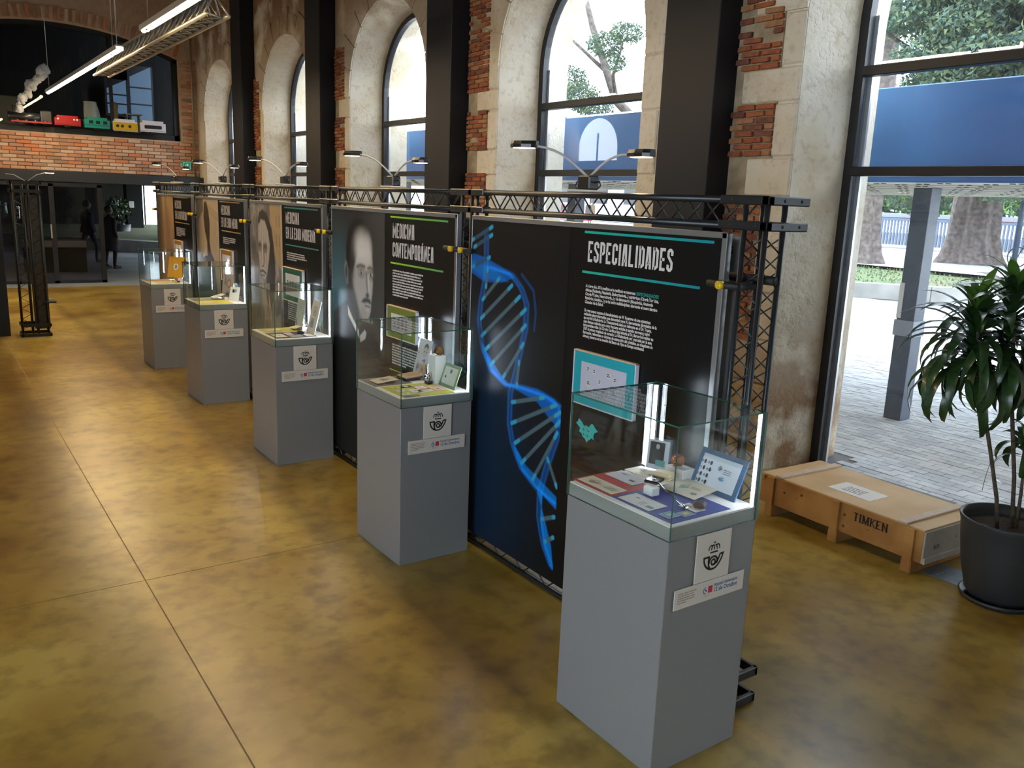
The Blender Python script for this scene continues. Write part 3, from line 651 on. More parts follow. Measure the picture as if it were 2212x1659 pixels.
# ================================================================== HALL LIGHTS AND CEILING TRUSS
def tube_light(x, y0, y1, z, label, vis=True):
    T = empty('tube_lamp', (x, (y0+y1)/2, z)); tag(T, label, 'lamp', None); L = (y1-y0)/2
    MB().tube([(0,-L,0),(0,L,0)], .032, 10).build('tube', m_tube, T)
    MB().bbox(-.055,-L-.01,.030,.055,L+.01,.055,.003).box(-.055,-L-.01,-.012,-.048,L+.01,.034).box(.048,-L-.01,-.012,.055,L+.01,.034).build('housing', m_alu, T)
    for a in (-L+.5, L-.25):
        q = MB().tube([(0,a,0.04),(0,a,ZT-z)], .006, 6).build('wire', m_alu, T); MB().bbox(-.03,a-.05,-.03,.03,a+.05,.055,.006).build('clip', m_alu, T)
tube_light(2.56, 5.0, 11.9, 4.1, 'long glowing ceiling tube entering the frame from the top, the nearer one')
tube_light(2.62, 13.75, 21.6, 4.1, 'long glowing ceiling tube running to the gallery, the farther one')
tube_light(-1.6, 13, 20, 4.4, 'ceiling tube over the far left of the hall, outside the frame')
def tri_truss(x0, x1, y0, y1, z, h):
    T = empty('lighting_truss', ((x0+x1)/2, y0, z)); tag(T, 'silver triangular truss hanging beside the ceiling tubes', 'truss'); w2 = (x1-x0)/2; L = y1-y0
    C = [(-w2,0),(w2,0),(0,h)]
    for cx, cz in C: MB().tube([(cx,0,cz),(cx,L,cz)], .026, 10).build('chord', mat('truss_silver', (.42,.41,.37), .4, .6), T)
    n = int(L/.30); ms = MATS['truss_silver']
    for a, b2, nm in ((0,1,'lacing'),(1,2,'lacing'),(2,0,'lacing')):
        q = MB()
        for k in range(n):
            p = (C[a][0],k*L/n,C[a][1]); m_ = (C[b2][0],(k+.5)*L/n,C[b2][1]); r_ = (C[a][0],(k+1)*L/n,C[a][1])
            q.tube([p,m_], .012, 6); q.tube([m_,r_], .012, 6)
        o = q.build(nm, ms, T); o['kind'] = 'stuff'
    for yy in (1.2, L-1.5): MB().tube([(0,yy,h),(0,yy,ZT-z)], .008, 6).build('wire', m_alu, T)
tri_truss(2.86, 3.10, 10.2, 17.35, 4.1, .27)

# ================================================================== EXHIBITION TRUSS
X0, X1, ZL, ZU = 2.845, 2.955, 2.140, 2.248        # front / back chord, lower / upper chord
POST = [2.29, 4.545, 6.71, 8.78, 10.815, 12.84]     # near face of each post along y
m_tr = mat('truss_graphite', (.030,.033,.036), .33, .35)
TR = empty('exhibition_truss', (2.9, 7.6, 0)); tag(TR, 'long graphite exhibition truss that carries the five display panels', 'truss')
TR.location = (0,0,0)
def zig(mb, A, B, C2, D, n, r=.0045):
    """lacing between line A-B and line C-D"""
    A, B, C2, D = map(Vector, (A,B,C2,D))
    for k in range(n):
        p = A.lerp(B, k/n); m_ = C2.lerp(D, (k+.5)/n); q = A.lerp(B, (k+1)/n); mb.tube([p,m_], r, 5); mb.tube([m_,q], r, 5)
def sq_lacing(name, a, b2, n, axis):
    q = MB()
    if axis == 'y':
        L = lambda x,z: ((x,a,z),(x,b2,z))
        for f in (((X0,ZU),(X0,ZL)),((X1,ZU),(X1,ZL))): zig(q, *L(*f[0]), *L(*f[1]), n)
    return q
for i in range(5):
    a, b2 = POST[i]+.11, POST[i+1]
    for x in (X0, X1):
        for z in (ZL, ZU): MB().tube([(x,a-.1,z),(x,b2+.1,z)], .0155, 10).build('chord', m_tr, TR)
    o = sq_lacing('lacing', a+.02, b2-.02, 10, 'y').build('lacing', m_tr, TR); o['kind'] = 'stuff'
    q = MB()                                            # floor truss, lying under the panel
    for x in (X0-.02, X1):
        for z in (.016, .115): MB().tube([(x,a-.1,z),(x,b2+.1,z)], .0155, 10).build('chord', m_tr, TR)
    zig(q, (X0-.02,a,.016),(X0-.02,b2,.016),(X0-.02,a,.115),(X0-.02,b2,.115), 9); zig(q, (X0-.02,a,.115),(X0-.02,b2,.115),(X1,a,.115),(X1,b2,.115), 9)
    o = q.build('lacing', m_tr, TR); o['kind'] = 'stuff'
def ring(mb, x0, y0, x1, y1, z0, z1, t=.022):
    mb.bbox(x0,y0,z0,x0+t,y1,z1,.004); mb.bbox(x1-t,y0,z0,x1,y1,z1,.004); mb.bbox(x0,y0,z0,x1,y0+t,z1,.004); mb.bbox(x0,y1-t,z0,x1,y1,z1,.004)
for i, y in enumerate(POST):
    q = MB()
    for x in (X0, X1):
        for yy in (y, y+.11): q.tube([(x,yy,.02),(x,yy,2.25)], .0125, 10)
    po = q.build('post', m_tr, TR); q = MB(); n = 14; za, zb2 = .12, 2.10
    zig(q, (X0,y,za),(X0,y,zb2),(X0,y+.11,za),(X0,y+.11,zb2), n, .0035); zig(q, (X1,y,za),(X1,y,zb2),(X1,y+.11,za),(X1,y+.11,zb2), n, .0035)
    zig(q, (X0,y,za),(X0,y,zb2),(X1,y,za),(X1,y,zb2), n, .0035); zig(q, (X0,y+.11,za),(X0,y+.11,zb2),(X1,y+.11,za),(X1,y+.11,zb2), n, .0035)
    o = q.build('lacing', m_tr, po); o['kind'] = 'stuff'
    for zc in (2.143, 2.247):
        q = MB(); h = .019
        # corner coupling: long arms along the row, short arms towards the wall
        q.bbox(X0-.02,y-.02,zc-h,X0+.018,y+.24,zc+h,.005); q.bbox(X1-.018,y+.02,zc-h,X1+.02,y+.24,zc+h,.005)
        if i: q.bbox(X0-.02,y-.15,zc-h,X0+.018,y+.02,zc+h,.005)
        q.bbox(X0-.02,y-.02,zc-h,X1+(.14 if i == 0 else .02),y+.018,zc+h,.005)
        c = q.build('coupling', m_tr, TR); q = MB()
        for yy in (y+.04, y+.17): q.tube([(X0-.0215,yy,zc),(X0-.016,yy,zc)], .007, 8)
        for xx in (X0+.08, X0+.19): q.tube([(xx,y-.0215,zc),(xx,y-.016,zc)], .007, 8)
        q.build('screw', m_ink, c)
    for zc in (.024, .155):
        q = MB(); ring(q, X0-.02, y-.10, X1+.02, y+.21, zc-.022, zc+.022); q.build('foot_coupling', m_tr, TR)
    # clamps that grip the panels on both sides
    for sgn in ((1,) if i == 0 else (-1,1) if i < 5 else (-1,)):
        zc = 1.893; yk = (y+.145 if i == 0 else (y+.115 if sgn == 1 else y-.005)); 
        if sgn == -1: y0, y1 = y-.10, y+.05
        else: y0, y1 = y+.06, y+.23
        c = MB().tube([(X0-.055,y0,zc),(X0-.055,y1,zc)], .017, 10).tube([(X0-.055,y+.055,zc),(X0+.06,y+.055,zc+.01)], .018, 10).tube([(X0+.055,y-.03,zc+.03),(X0+.055,y+.20,zc+.03)], .020, 10).build('clamp', mat('clamp_black', (.008,.008,.008), .6), TR)
        k_ = MB().tube([(X0-.068,yk,zc),(X0-.090,yk,zc)], .018, 14).bbox(X0-.096,yk-.003,zc-.013,X0-.084,yk+.003,zc+.013,.001)
        k_.build('knob', m_yellow, c)
# lamps on top of the truss ------------------------------------------------------
m_lampglow = mat('lamp_glow', (1,1,1), .5, emit=((1,.76,.48), 22))
m_cable = mat('cable_grey', (.55,.55,.56), .5)
lampy = [3.50, 5.72, 7.95, 9.95, 12.0]
lampl = ['twin arm lamp above the blue helix panel','twin arm lamp above the contemporary medicine portrait panel','twin arm lamp above the engraved bearded man panel','twin arm lamp above the hooded figure panel','twin arm lamp above the farthest brown panel']
for y, lab in zip(lampy, lampl):
    T = empty('twin_lamp', (2.90, y, 2.264)); tag(T, lab, 'lamp', 'twin lamps clipped on the truss')
    MB().bbox(-.06,-.09,0,.06,.10,.012,.003).build('base_plate', m_cable, T)
    q = MB().bbox(-.035,-.05,.012,.035,.05,.085,.008).build('socket', m_black, T)
    MB().tube([(0,-.05,.05),(0,-.09,.055),(0,-.10,.035),(-.01,-.07,.005)], .005, 6).build('cable', m_black, T); MB().tube([(0,.05,.05),(0,.09,.055),(0,.105,.03),(0,.08,.005)], .005, 6).build('cable', m_black, T)
    for sg, dx, rise in ((1,-.14,.15), (-1,.02,.10)):
        dy = sg*.30; P0 = Vector((0,sg*.02,.085)); P3 = Vector((dx,dy,.085+rise)); pts = []
        for k in range(9):
            t = k/8; p = P0.lerp(P3, t); p.z += .035*math.sin(PI*t); pts.append(p)
        a = MB().tube(pts, .0065, 8).build('arm', m_cable, T)
        dirv = Vector((dx, dy, 0)).normalized(); side = Vector((-dirv.y, dirv.x, 0)); m_ = Matrix((dirv, side, Vector((0,0,1)))).transposed().to_4x4(); m_.translation = P3
        hd = MB(); prof = [(-.02,.018),(.0,.034),(.055,.046),(.105,.042),(.135,.020)]
        vs = [];
        for z_, s_ in ((-.012,1),(.006,1.04),(.024,.75)): 
            for p in prof: vs.append(m_ @ Vector((p[0], p[1]*s_, z_)))
            for p in reversed(prof): vs.append(m_ @ Vector((p[0], -p[1]*s_, z_)))
        n = 10; fs = [tuple(range(n))[::-1], tuple(2*n+k for k in range(n))]
        for r_ in range(2): fs += [(r_*n+k, r_*n+(k+1)%n, (r_+1)*n+(k+1)%n, (r_+1)*n+k) for k in range(n)]
        h_ = hd.add(vs, fs).build('head', m_black, T)
        vs = [m_ @ Vector((p[0]*.8+.015, p[1]*.78, -.0135)) for p in prof]+[m_ @ Vector((p[0]*.8+.015, -p[1]*.78, -.0135)) for p in reversed(prof)]
        MB().add(vs, [tuple(range(n))]).build('diffuser', m_lampglow, h_, fix=False)
        ld = bpy.data.lights.new('lamp_light', 'SPOT'); ld.energy = LAMP_W; ld.color = (1,.72,.42); ld.spot_size = 2.3; ld.spot_blend = .8; ld.shadow_soft_size = .03
        lo = bpy.data.objects.new('lamp_light', ld); COL.objects.link(lo); lo.parent = T; lo.location = m_ @ Vector((.07,0,-.03)); lo.rotation_euler = (0, .25, 0)
o = MB().tube([(2.88,3.42,2.26),(2.86,3.42,2.1),(2.87,3.43,1.98)], .003, 6).tube([(2.88,3.45,2.26),(2.87,3.45,1.95)], .003, 6).bbox(2.855,3.41,2.15,2.885,3.46,2.20,.004).build('hanging_cable', m_cable)
tag(o, 'thin cable with small plug hanging from the nearest twin lamp', 'cable')

# ================================================================== DISPLAY PANELS
XP = 2.80
PAN = {5:(2.45,4.46), 4:(4.64,6.62), 3:(6.82,8.71), 2:(8.875,10.73), 1:(10.92,12.735)}
def pm(x=XP-.0015): return lambda y, z: (x, y, z)
def mpn(x): return lambda u, z: (x, -u, z)        # u runs with the reading direction (towards -y)
def sstep(a, b2, x): t = np.clip((x-a)/(b2-a), 0, 1); return t*t*(3-2*t)
def sdseg(P, a, b2):
    a, b2 = np.array(a, float), np.array(b2, float); d = b2-a; t = np.clip(((P-a)@d)/max(d@d,1e-9), 0, 1); return np.linalg.norm(P-a-t[:,None]*d, axis=1)
def sdpoly(P, poly):
    n = len(poly); D = np.full(len(P), 9.0); ins = np.zeros(len(P), bool)
    for i in range(n):
        a, b2 = poly[i], poly[(i+1)%n]; D = np.minimum(D, sdseg(P, a, b2))
        c = ((a[1] > P[:,1]) != (b2[1] > P[:,1])); xi = a[0]+(P[:,1]-a[1])*(b2[0]-a[0])/((b2[1]-a[1]) or 1e-9); ins ^= c & (P[:,0] < xi)
    return np.where(ins, -D, D)
def vnoise(P, s, seed=0):
    r = np.random.default_rng(seed).random((64,64)); X = P[:,0]*s[0]; Y = P[:,1]*s[1]; xi = np.floor(X).astype(int); yi = np.floor(Y).astype(int); fx = X-xi; fy = Y-yi; fx = fx*fx*(3-2*fx); fy = fy*fy*(3-2*fy)
    g_ = lambda a, b2: r[a % 64, b2 % 64]
    return (g_(xi,yi)*(1-fx)+g_(xi+1,yi)*fx)*(1-fy)+(g_(xi,yi+1)*(1-fx)+g_(xi+1,yi+1)*fx)*fy
class Paint:
    def __init__(s, P, base): s.P = P; s.c = np.tile(np.array(base, float), (len(P),1))
    def poly(s, pts, col, soft=.006, k=1.0): m = (1-sstep(-soft, soft, sdpoly(s.P, pts)))[:,None]*k; s.c = s.c*(1-m)+np.array(col)*m
    def ell(s, c, r, col, soft=.3, k=1.0, rot=0):
        d = s.P-np.array(c); ca, sa = math.cos(rot), math.sin(rot); u = (d[:,0]*ca+d[:,1]*sa)/r[0]; v = (-d[:,0]*sa+d[:,1]*ca)/r[1]
        m = (1-sstep(1-soft, 1+soft, np.sqrt(u*u+v*v)))[:,None]*k; s.c = s.c*(1-m)+np.array(col)*m
    def line(s, pts, wd, col, soft=.004, k=1.0, add=False):
        D = np.full(len(s.P), 9.0)
        for a, b2 in zip(pts[:-1], pts[1:]): D = np.minimum(D, sdseg(s.P, a, b2))
        m = (1-sstep(wd/2-soft/2, wd/2+soft, D))[:,None]*k
        s.c = s.c+np.array(col)*m if add else s.c*(1-m)+np.array(col)*m
def print_grid(name, y0, y1, z0, z1, res, fn, parent, x=XP-.0012, gain=1.0):
    nx, nz = int((y1-y0)/res)+1, int((z1-z0)/res)+1
    Y, Z = np.meshgrid(np.linspace(y1, y0, nx), np.linspace(z0, z1, nz)); P = np.stack([Y.ravel(), Z.ravel()], 1)
    C = np.clip(fn(P)*gain, 0, 1); me = bpy.data.meshes.new(name); me.vertices.add(len(P)); V = np.column_stack([np.full(len(P), x), P]); me.vertices.foreach_set('co', V.ravel())
    i = np.arange(nx-1)[None,:]+np.arange(nz-1)[:,None]*nx; q = np.stack([i, i+1, i+nx+1, i+nx], -1).reshape(-1,4)
    me.loops.add(q.size); me.polygons.add(len(q)); me.loops.foreach_set('vertex_index', q.ravel()); me.polygons.foreach_set('loop_start', np.arange(0, q.size, 4)); me.update(calc_edges=True)
    at = me.color_attributes.new('Col', 'FLOAT_COLOR', 'POINT'); at.data.foreach_set('color', np.column_stack([C, np.ones(len(C))]).ravel())
    return link(name, me, vcol('photo_print', .42), parent)
B5 = (.006,.007,.008)
def art5(P):
    p = Paint(P, B5); blue = np.array((.0,.09,.42)); cy = np.array((.02,.36,.62))
    p.ell((4.35,.55), (.5,.8), (.004,.022,.055), .8, .7)
    # translucent ribbon bands
    for poly, c, k in (([(4.46,1.885),(4.30,1.865),(4.03,1.80),(3.99,1.775),(4.12,1.735),(4.3,1.72),(4.46,1.765)],(.0,.10,.42),.95),
                       ([(4.46,1.84),(4.2,1.80),(4.05,1.745),(4.3,1.74),(4.46,1.79)],(.0,.17,.55),.7),
                       ([(4.33,1.36),(4.30,1.29),(4.20,1.185),(4.05,1.125),(3.98,1.13),(4.10,1.19),(4.22,1.27)],(.0,.16,.55),.95),
                       ([(4.04,1.145),(3.90,1.165),(3.72,1.175),(3.56,1.15),(3.49,1.09),(3.50,1.00),(3.58,1.02),(3.72,1.10),(3.9,1.125)],(.0,.11,.45),.95),
                       ([(3.95,.80),(3.90,.72),(3.84,.66),(3.70,.60),(3.50,.53),(3.50,.60),(3.68,.66),(3.80,.70),(3.88,.76)],(.0,.15,.5),.95),
                       ([(3.68,.58),(3.63,.58),(3.64,.42),(3.60,.28),(3.52,.17),(3.50,.165),(3.53,.30),(3.60,.44)],(.0,.17,.55),.95)):
        p.poly(poly, c, .006, k)
    A = [(4.27,1.815),(4.02,1.79),(3.92,1.725),(3.86,1.64),(3.86,1.50),(3.905,1.35),(3.94,1.23),(3.987,1.10),(3.985,.91),(3.94,.79),(3.845,.672),(3.70,.60),(3.50,.56)]
    B = [(4.295,2.0),(4.29,1.76),(4.335,1.61),(4.352,1.477),(4.30,1.31),(4.20,1.195),(4.05,1.139),(3.86,1.15),(3.65,1.15),(3.50,1.118),(3.503,1.01),(3.53,.926),(3.60,.756),(3.655,.586),(3.653,.43),(3.596,.278),(3.515,.18)]
    for k, (o_, wd, st) in enumerate(((0,.045,.10),(0,.020,.26),(.02,.005,.55),(-.018,.005,.45))):
        for s_ in (A, B): p.line([(a+o_,b2) for a, b2 in s_], wd, blue*1.0+cy*.25*(k > 1), .012, st, add=True)
    p.line([(3.92,1.80),(3.80,1.72),(3.77,1.60),(3.78,1.5)], .012, (.0,.05,.2), .01, .8, add=True)
    R_ = [(4.46,1.96,4.24,2.05),(4.43,1.921,4.239,2.003),(4.444,1.799,4.256,1.871),(4.288,1.69,4.275,1.80),(4.319,1.611,4.148,1.755),(4.331,1.494,4.013,1.728),(4.319,1.387,3.932,1.672),(4.275,1.307,3.869,1.607),(4.21,1.223,3.863,1.517),(4.069,1.175,3.878,1.409),(3.926,1.149,3.913,1.298),(3.967,1.045,3.662,1.138),(3.963,.918,3.547,1.121),(3.922,.806,3.509,1.087),(3.847,.703,3.505,1.038),(3.73,.637,3.524,.967),(3.505,.66,3.60,.80),(3.626,.43,3.513,.481),(3.587,.306,3.514,.358)]
    for k, (a, b2, c, d) in enumerate(R_):
        p.line([(a,b2),(c,d)], .022, (.075,.135,.16) if k > 2 else (.03,.09,.14), .004, .95)
        p.line([(a,b2),(a+(c-a)*.10,b2+(d-b2)*.10)], .020, (.02,.38,.62), .006, .85); p.line([(a+(c-a)*.9,b2+(d-b2)*.9),(c,d)], .020, (.02,.38,.62), .006, .85)
    return p.c
def art4(P):
    p = Paint(P, (.012,.013,.014)); g_ = lambda v: (v, v*.97, v*.93)
    p.c += (sstep(6.1,5.7,P[:,0])*.028)[:,None]*np.array((1,.93,.82)); p.c *= sstep(.2,1.3,P[:,1])[:,None]
    p.ell((6.5,1.35), (.30,.45), (.05,.12,.15), .8, .8); p.ell((6.45,.55), (.5,.6), (.004,.005,.006), .5, 1)
    hair = [(6.17,2.03),(6.05,2.02),(5.97,1.96),(5.92,1.88),(5.88,1.80),(6.10,1.80),(6.22,1.60),(6.33,1.66),(6.34,1.80),(6.29,1.94)]
    neck = [(6.33,1.52),(6.30,1.33),(6.15,1.16),(5.98,1.26),(6.0,1.4)]
    face = [(6.20,1.88),(6.12,1.95),(6.02,1.95),(5.95,1.90),(5.895,1.82),(5.86,1.72),(5.85,1.66),(5.857,1.60),(5.85,1.55),(5.86,1.47),(5.875,1.42),(5.885,1.34),(5.91,1.29),(5.97,1.255),(6.05,1.28),(6.12,1.36),(6.19,1.46),(6.235,1.56),(6.24,1.72)]
    p.poly([(6.6,1.25),(6.33,1.38),(6.1,1.10),(5.85,1.18),(5.62,1.0),(5.62,.1),(6.62,.1)], (.007,.008,.008), .02)
    p.poly(neck, g_(.05), .02); p.poly(face, g_(.30), .016); p.poly(hair, g_(.006), .018)
    p.ell((6.05,1.80), (.13,.12), g_(.48), .7, .9); p.ell((5.94,1.78), (.06,.1), g_(.46), .8, .8)
    p.ell((6.24,1.55), (.055,.26), g_(.025), .8, .9, .1); p.ell((6.11,1.50), (.085,.13), g_(.30), .8, .75); p.ell((6.02,1.30), (.07,.05), g_(.24), .8, .8)
    p.ell((6.20,1.40), (.06,.12), g_(.03), .7, .8, -.5)
    for c in ((6.055,1.62),(5.885,1.615)):
        p.ell(c, (.055,.04), g_(.10), .7, .75); p.ell(c, (.034,.014), g_(.34), .4); p.ell(c, (.014,.015), g_(.006), .4); p.ell((c[0]-.008,c[1]+.006), (.004,.004), g_(.6), .5)
    p.line([(6.13,1.658),(6.07,1.674),(5.995,1.668)], .015, g_(.06), .02, .9); p.line([(5.935,1.662),(5.89,1.670),(5.857,1.658)], .013, g_(.07), .018, .9)
    p.line([(5.965,1.62),(5.955,1.54),(5.935,1.47)], .022, g_(.12), .02, .8); p.ell((5.945,1.452), (.03,.018), g_(.05), .6); p.line([(5.93,1.6),(5.915,1.49)], .02, g_(.45), .016, .7)
    p.poly([(6.055,1.392),(6.01,1.425),(5.95,1.437),(5.90,1.428),(5.872,1.398),(5.90,1.392),(5.95,1.398),(6.0,1.388)], g_(.03), .014); p.line([(5.985,1.370),(5.905,1.368)], .008, g_(.09), .008)
    p.ell((5.94,1.34), (.035,.012), g_(.36), .6, .8)
    ear = [(6.355,1.695),(6.38,1.64),(6.365,1.56),(6.325,1.50),(6.30,1.51),(6.30,1.62),(6.32,1.68)]; p.poly(ear, g_(.13), .01); p.ell((6.335,1.60), (.016,.05), g_(.03), .6)
    p.poly([(6.31,1.335),(6.30,1.26),(6.13,1.13),(6.09,1.10),(6.10,1.16),(6.22,1.25)], g_(.55), .006); p.poly([(6.08,1.12),(5.99,1.18),(5.96,1.16),(5.98,1.11),(6.07,1.07)], g_(.50), .006)
    return p.c
def art3(P):
    n1 = vnoise(P,(14,9),1); n2 = vnoise(P,(46,32),2); n3 = vnoise(P,(5,3),3)
    v = .07+.20*n1*n3+.14*n2*n1; p = Paint(P, (0,0,0)); p.c = np.stack([v,v*.9,v*.78],1)
    g_ = lambda v_: (v_, v_*.88, v_*.74)
    p.poly([(8.12,2.2),(7.78,2.2),(7.78,1.45),(7.95,1.55),(8.1,1.75)], (.34,.23,.11), .015, .85); p.poly([(7.82,2.2),(7.79,2.2),(7.79,1.2),(7.82,1.2)], (.42,.30,.16), .004)
    for yy in (7.86,7.94):
        for zz in (1.98,1.80): p.line([(yy,zz),(yy,zz-.10)], .012, (.10,.07,.03), .004)
    p.poly([(8.47,1.90),(8.42,2.0),(8.31,2.03),(8.20,1.99),(8.07,1.86),(8.02,1.70),(7.98,1.45),(8.03,1.2),(8.18,1.0),(8.26,1.2),(8.2,1.5),(8.22,1.8)], g_(.035), .012)
    p.poly([(8.46,1.84),(8.38,1.93),(8.26,1.92),(8.17,1.82),(8.13,1.70),(8.16,1.55),(8.22,1.42),(8.30,1.34),(8.38,1.38),(8.44,1.48),(8.47,1.62)], g_(.36), .012)
    for c in ((8.42,1.665),(8.26,1.66)):
        p.ell(c, (.052,.045), g_(.06), .6); p.ell((c[0],c[1]-.012), (.028,.016), g_(.32), .4); p.ell((c[0],c[1]-.01), (.012,.013), g_(.01), .4)
    p.line([(8.345,1.70),(8.34,1.55),(8.345,1.475)], .035, g_(.42), .01); p.line([(8.31,1.69),(8.305,1.54),(8.32,1.48),(8.37,1.47)], .010, g_(.05), .006)
    p.line([(8.42,1.42),(8.34,1.43),(8.26,1.41)], .02, g_(.05), .008); p.line([(8.39,1.385),(8.30,1.385)], .012, g_(.05), .006)
    p.poly([(8.42,1.36),(8.28,1.30),(8.24,1.1),(8.30,.95),(8.36,1.1)], g_(.30), .014, .8); p.poly([(8.20,1.25),(8.14,1.1),(8.10,.85),(8.17,1.0)], g_(.38), .01); 
    for k in range(26):
        y_ = 8.62-.028*k*1.1; p.line([(y_,1.0+.1*math.sin(k)),(y_+.05,.55),(y_-.06,.15)], .010, g_(.26 if k % 3 else .02), .008, .75)
    for k in range(9): p.line([(8.55-.05*k,1.95),(8.60-.05*k,1.3)], .007, g_(.03), .006, .5)
    p.poly([(8.7,1.3),(8.45,1.2),(8.35,.9),(8.5,.5),(8.7,.4)], (.012,.05,.075), .05, .75); p.poly([(7.95,1.2),(7.79,1.1),(7.79,.2),(8.0,.2)], g_(.04), .03, .7)
    p.poly([(8.15,.95),(7.86,1.05),(7.85,.15),(8.35,.15)], g_(.24), .03, .7)
    return p.c
def art2(P):
    n1 = vnoise(P,(3,2),4); n2 = vnoise(P,(20,14),5); v = .36+.12*n1+.05*n2; p = Paint(P, (0,0,0)); p.c = np.stack([v,v*.78,v*.50],1)
    p.c *= sstep(10.75,10.35,P[:,0])[:,None]*.85+.15
    for k in range(5): p.line([(9.82,1.93-.02*k),(10.05,1.98-.02*k),(10.25,2.03-.02*k)], .006, (.20,.13,.06), .004, .6)
    p.poly([(10.74,2.2),(10.42,2.2),(10.42,1.95),(10.60,1.85),(10.74,1.7)], (.06,.05,.035), .02, .8)
    p.poly([(10.38,2.05),(10.28,2.06),(10.20,1.95),(10.17,1.82),(10.18,1.70),(10.20,1.60),(10.15,1.48),(10.02,1.40),(9.98,1.2),(9.92,.9),(9.9,.2),(10.74,.2),(10.74,1.2),(10.6,1.42),(10.45,1.45),(10.30,1.44),(10.30,1.6),(10.38,1.72),(10.42,1.88)], (.055,.030,.014), .012)
    p.poly([(10.33,1.55),(10.50,1.42),(10.46,1.40),(10.38,1.43),(10.30,1.43)], (.50,.42,.32), .008)
    p.ell((10.3,1.05), (.42,.28), (.03,.085,.10), .8, .85); p.poly([(9.9,1.0),(9.82,1.0),(9.82,.2),(9.95,.2)], (.25,.17,.09), .02, .6)
    p.poly([(10.74,.8),(9.82,.8),(9.82,.1),(10.74,.1)], (.012,.02,.022), .1, .8)
    return p.c
def art1(P):
    n1 = vnoise(P,(8,1.4),6); n2 = vnoise(P,(24,10),7); v = .16+.24*n1+.06*n2; p = Paint(P, (0,0,0)); p.c = np.stack([v*1.1,v*.74,v*.42],1)
    p.c *= (.25+.75*sstep(12.75,12.25,P[:,0]))[:,None]; p.poly([(12.16,2.2),(11.84,2.2),(11.84,1.6),(12.0,1.7),(12.10,1.95)], (.47,.30,.13), .03, .8)
    p.poly([(12.22,1.95),(12.16,1.9),(12.1,1.6),(12.0,1.4),(12.2,1.3),(12.28,1.6)], (.30,.17,.11), .03, .8)
    p.poly([(12.05,1.40),(11.99,1.38),(11.98,1.0),(12.08,.8),(12.10,1.1)], (.06,.025,.012), .02); p.ell((12.15,1.3), (.07,.25), (.34,.21,.14), .8, .6)
    p.poly([(12.75,.9),(11.84,.9),(11.84,.1),(12.75,.1)], (.05,.035,.025), .15, .7)
    return p.c
SPLIT = {5:3.499, 4:5.653, 3:7.779, 2:9.812, 1:11.837}
ART = {5:(art5,.0055), 4:(art4,.007), 3:(art3,.008), 2:(art2,.009), 1:(art1,.010)}
LINE = {5:[(.02,.52,.34),(.02,.34,.38)], 4:[(.35,.70,.02),(.13,.50,.10)], 3:[(.02,.42,.22),(.02,.22,.14)], 2:[(.62,.36,.02)]*2, 1:[(.62,.34,.02)]*2}
TIT = {5:[('ESPECIALIDADES',.60,1.918)], 4:[('MEDICINA',.325,1.914),('CONTEMPORÁNEA',.595,1.780)], 3:[('MEDICINA',.335,1.922),('EN LA EDAD MODERNA',.705,1.786)],
       2:[('MEDICINA',.325,1.929),('EN LA EDAD MEDIA',.575,1.797)], 1:[('MEDICINA',.325,1.936),('EN LA ANTIGÜEDAD',.585,1.803)]}
LBL = {5:'black display panel with blue helix titled ESPECIALIDADES, nearest of the row', 4:'display panel with photographic portrait of a moustached man', 3:'display panel with engraved portrait of a long bearded man',
       2:'display panel with dark hooded figure on parchment', 1:'display panel with brown rock texture, farthest of the row'}
m_title = mat('title_white', (.72,.69,.67), .5)
m_lines = {}
def grad_bar(name, y0, y1, z0, z1, ca, cb, parent):
    q = MB(); n = 10; me = bpy.data.meshes.new(name); V = []; Fc = []
    for k in range(n+1): y = y0+(y1-y0)*k/n; V += [(XP-.002,y,z0),(XP-.002,y,z1)]
    Fc = [(2*k,2*k+2,2*k+3,2*k+1) for k in range(n)]; me.from_pydata(V, [], Fc)
    at = me.color_attributes.new('Col','FLOAT_COLOR','POINT'); c = []
    for k in range(n+1):
        cc_ = [ca[j]+(cb[j]-ca[j])*k/n for j in range(3)]+[1]; c += cc_+cc_
    at.data.foreach_set('color', c); return link(name, me, vcol('photo_print', .42), parent)
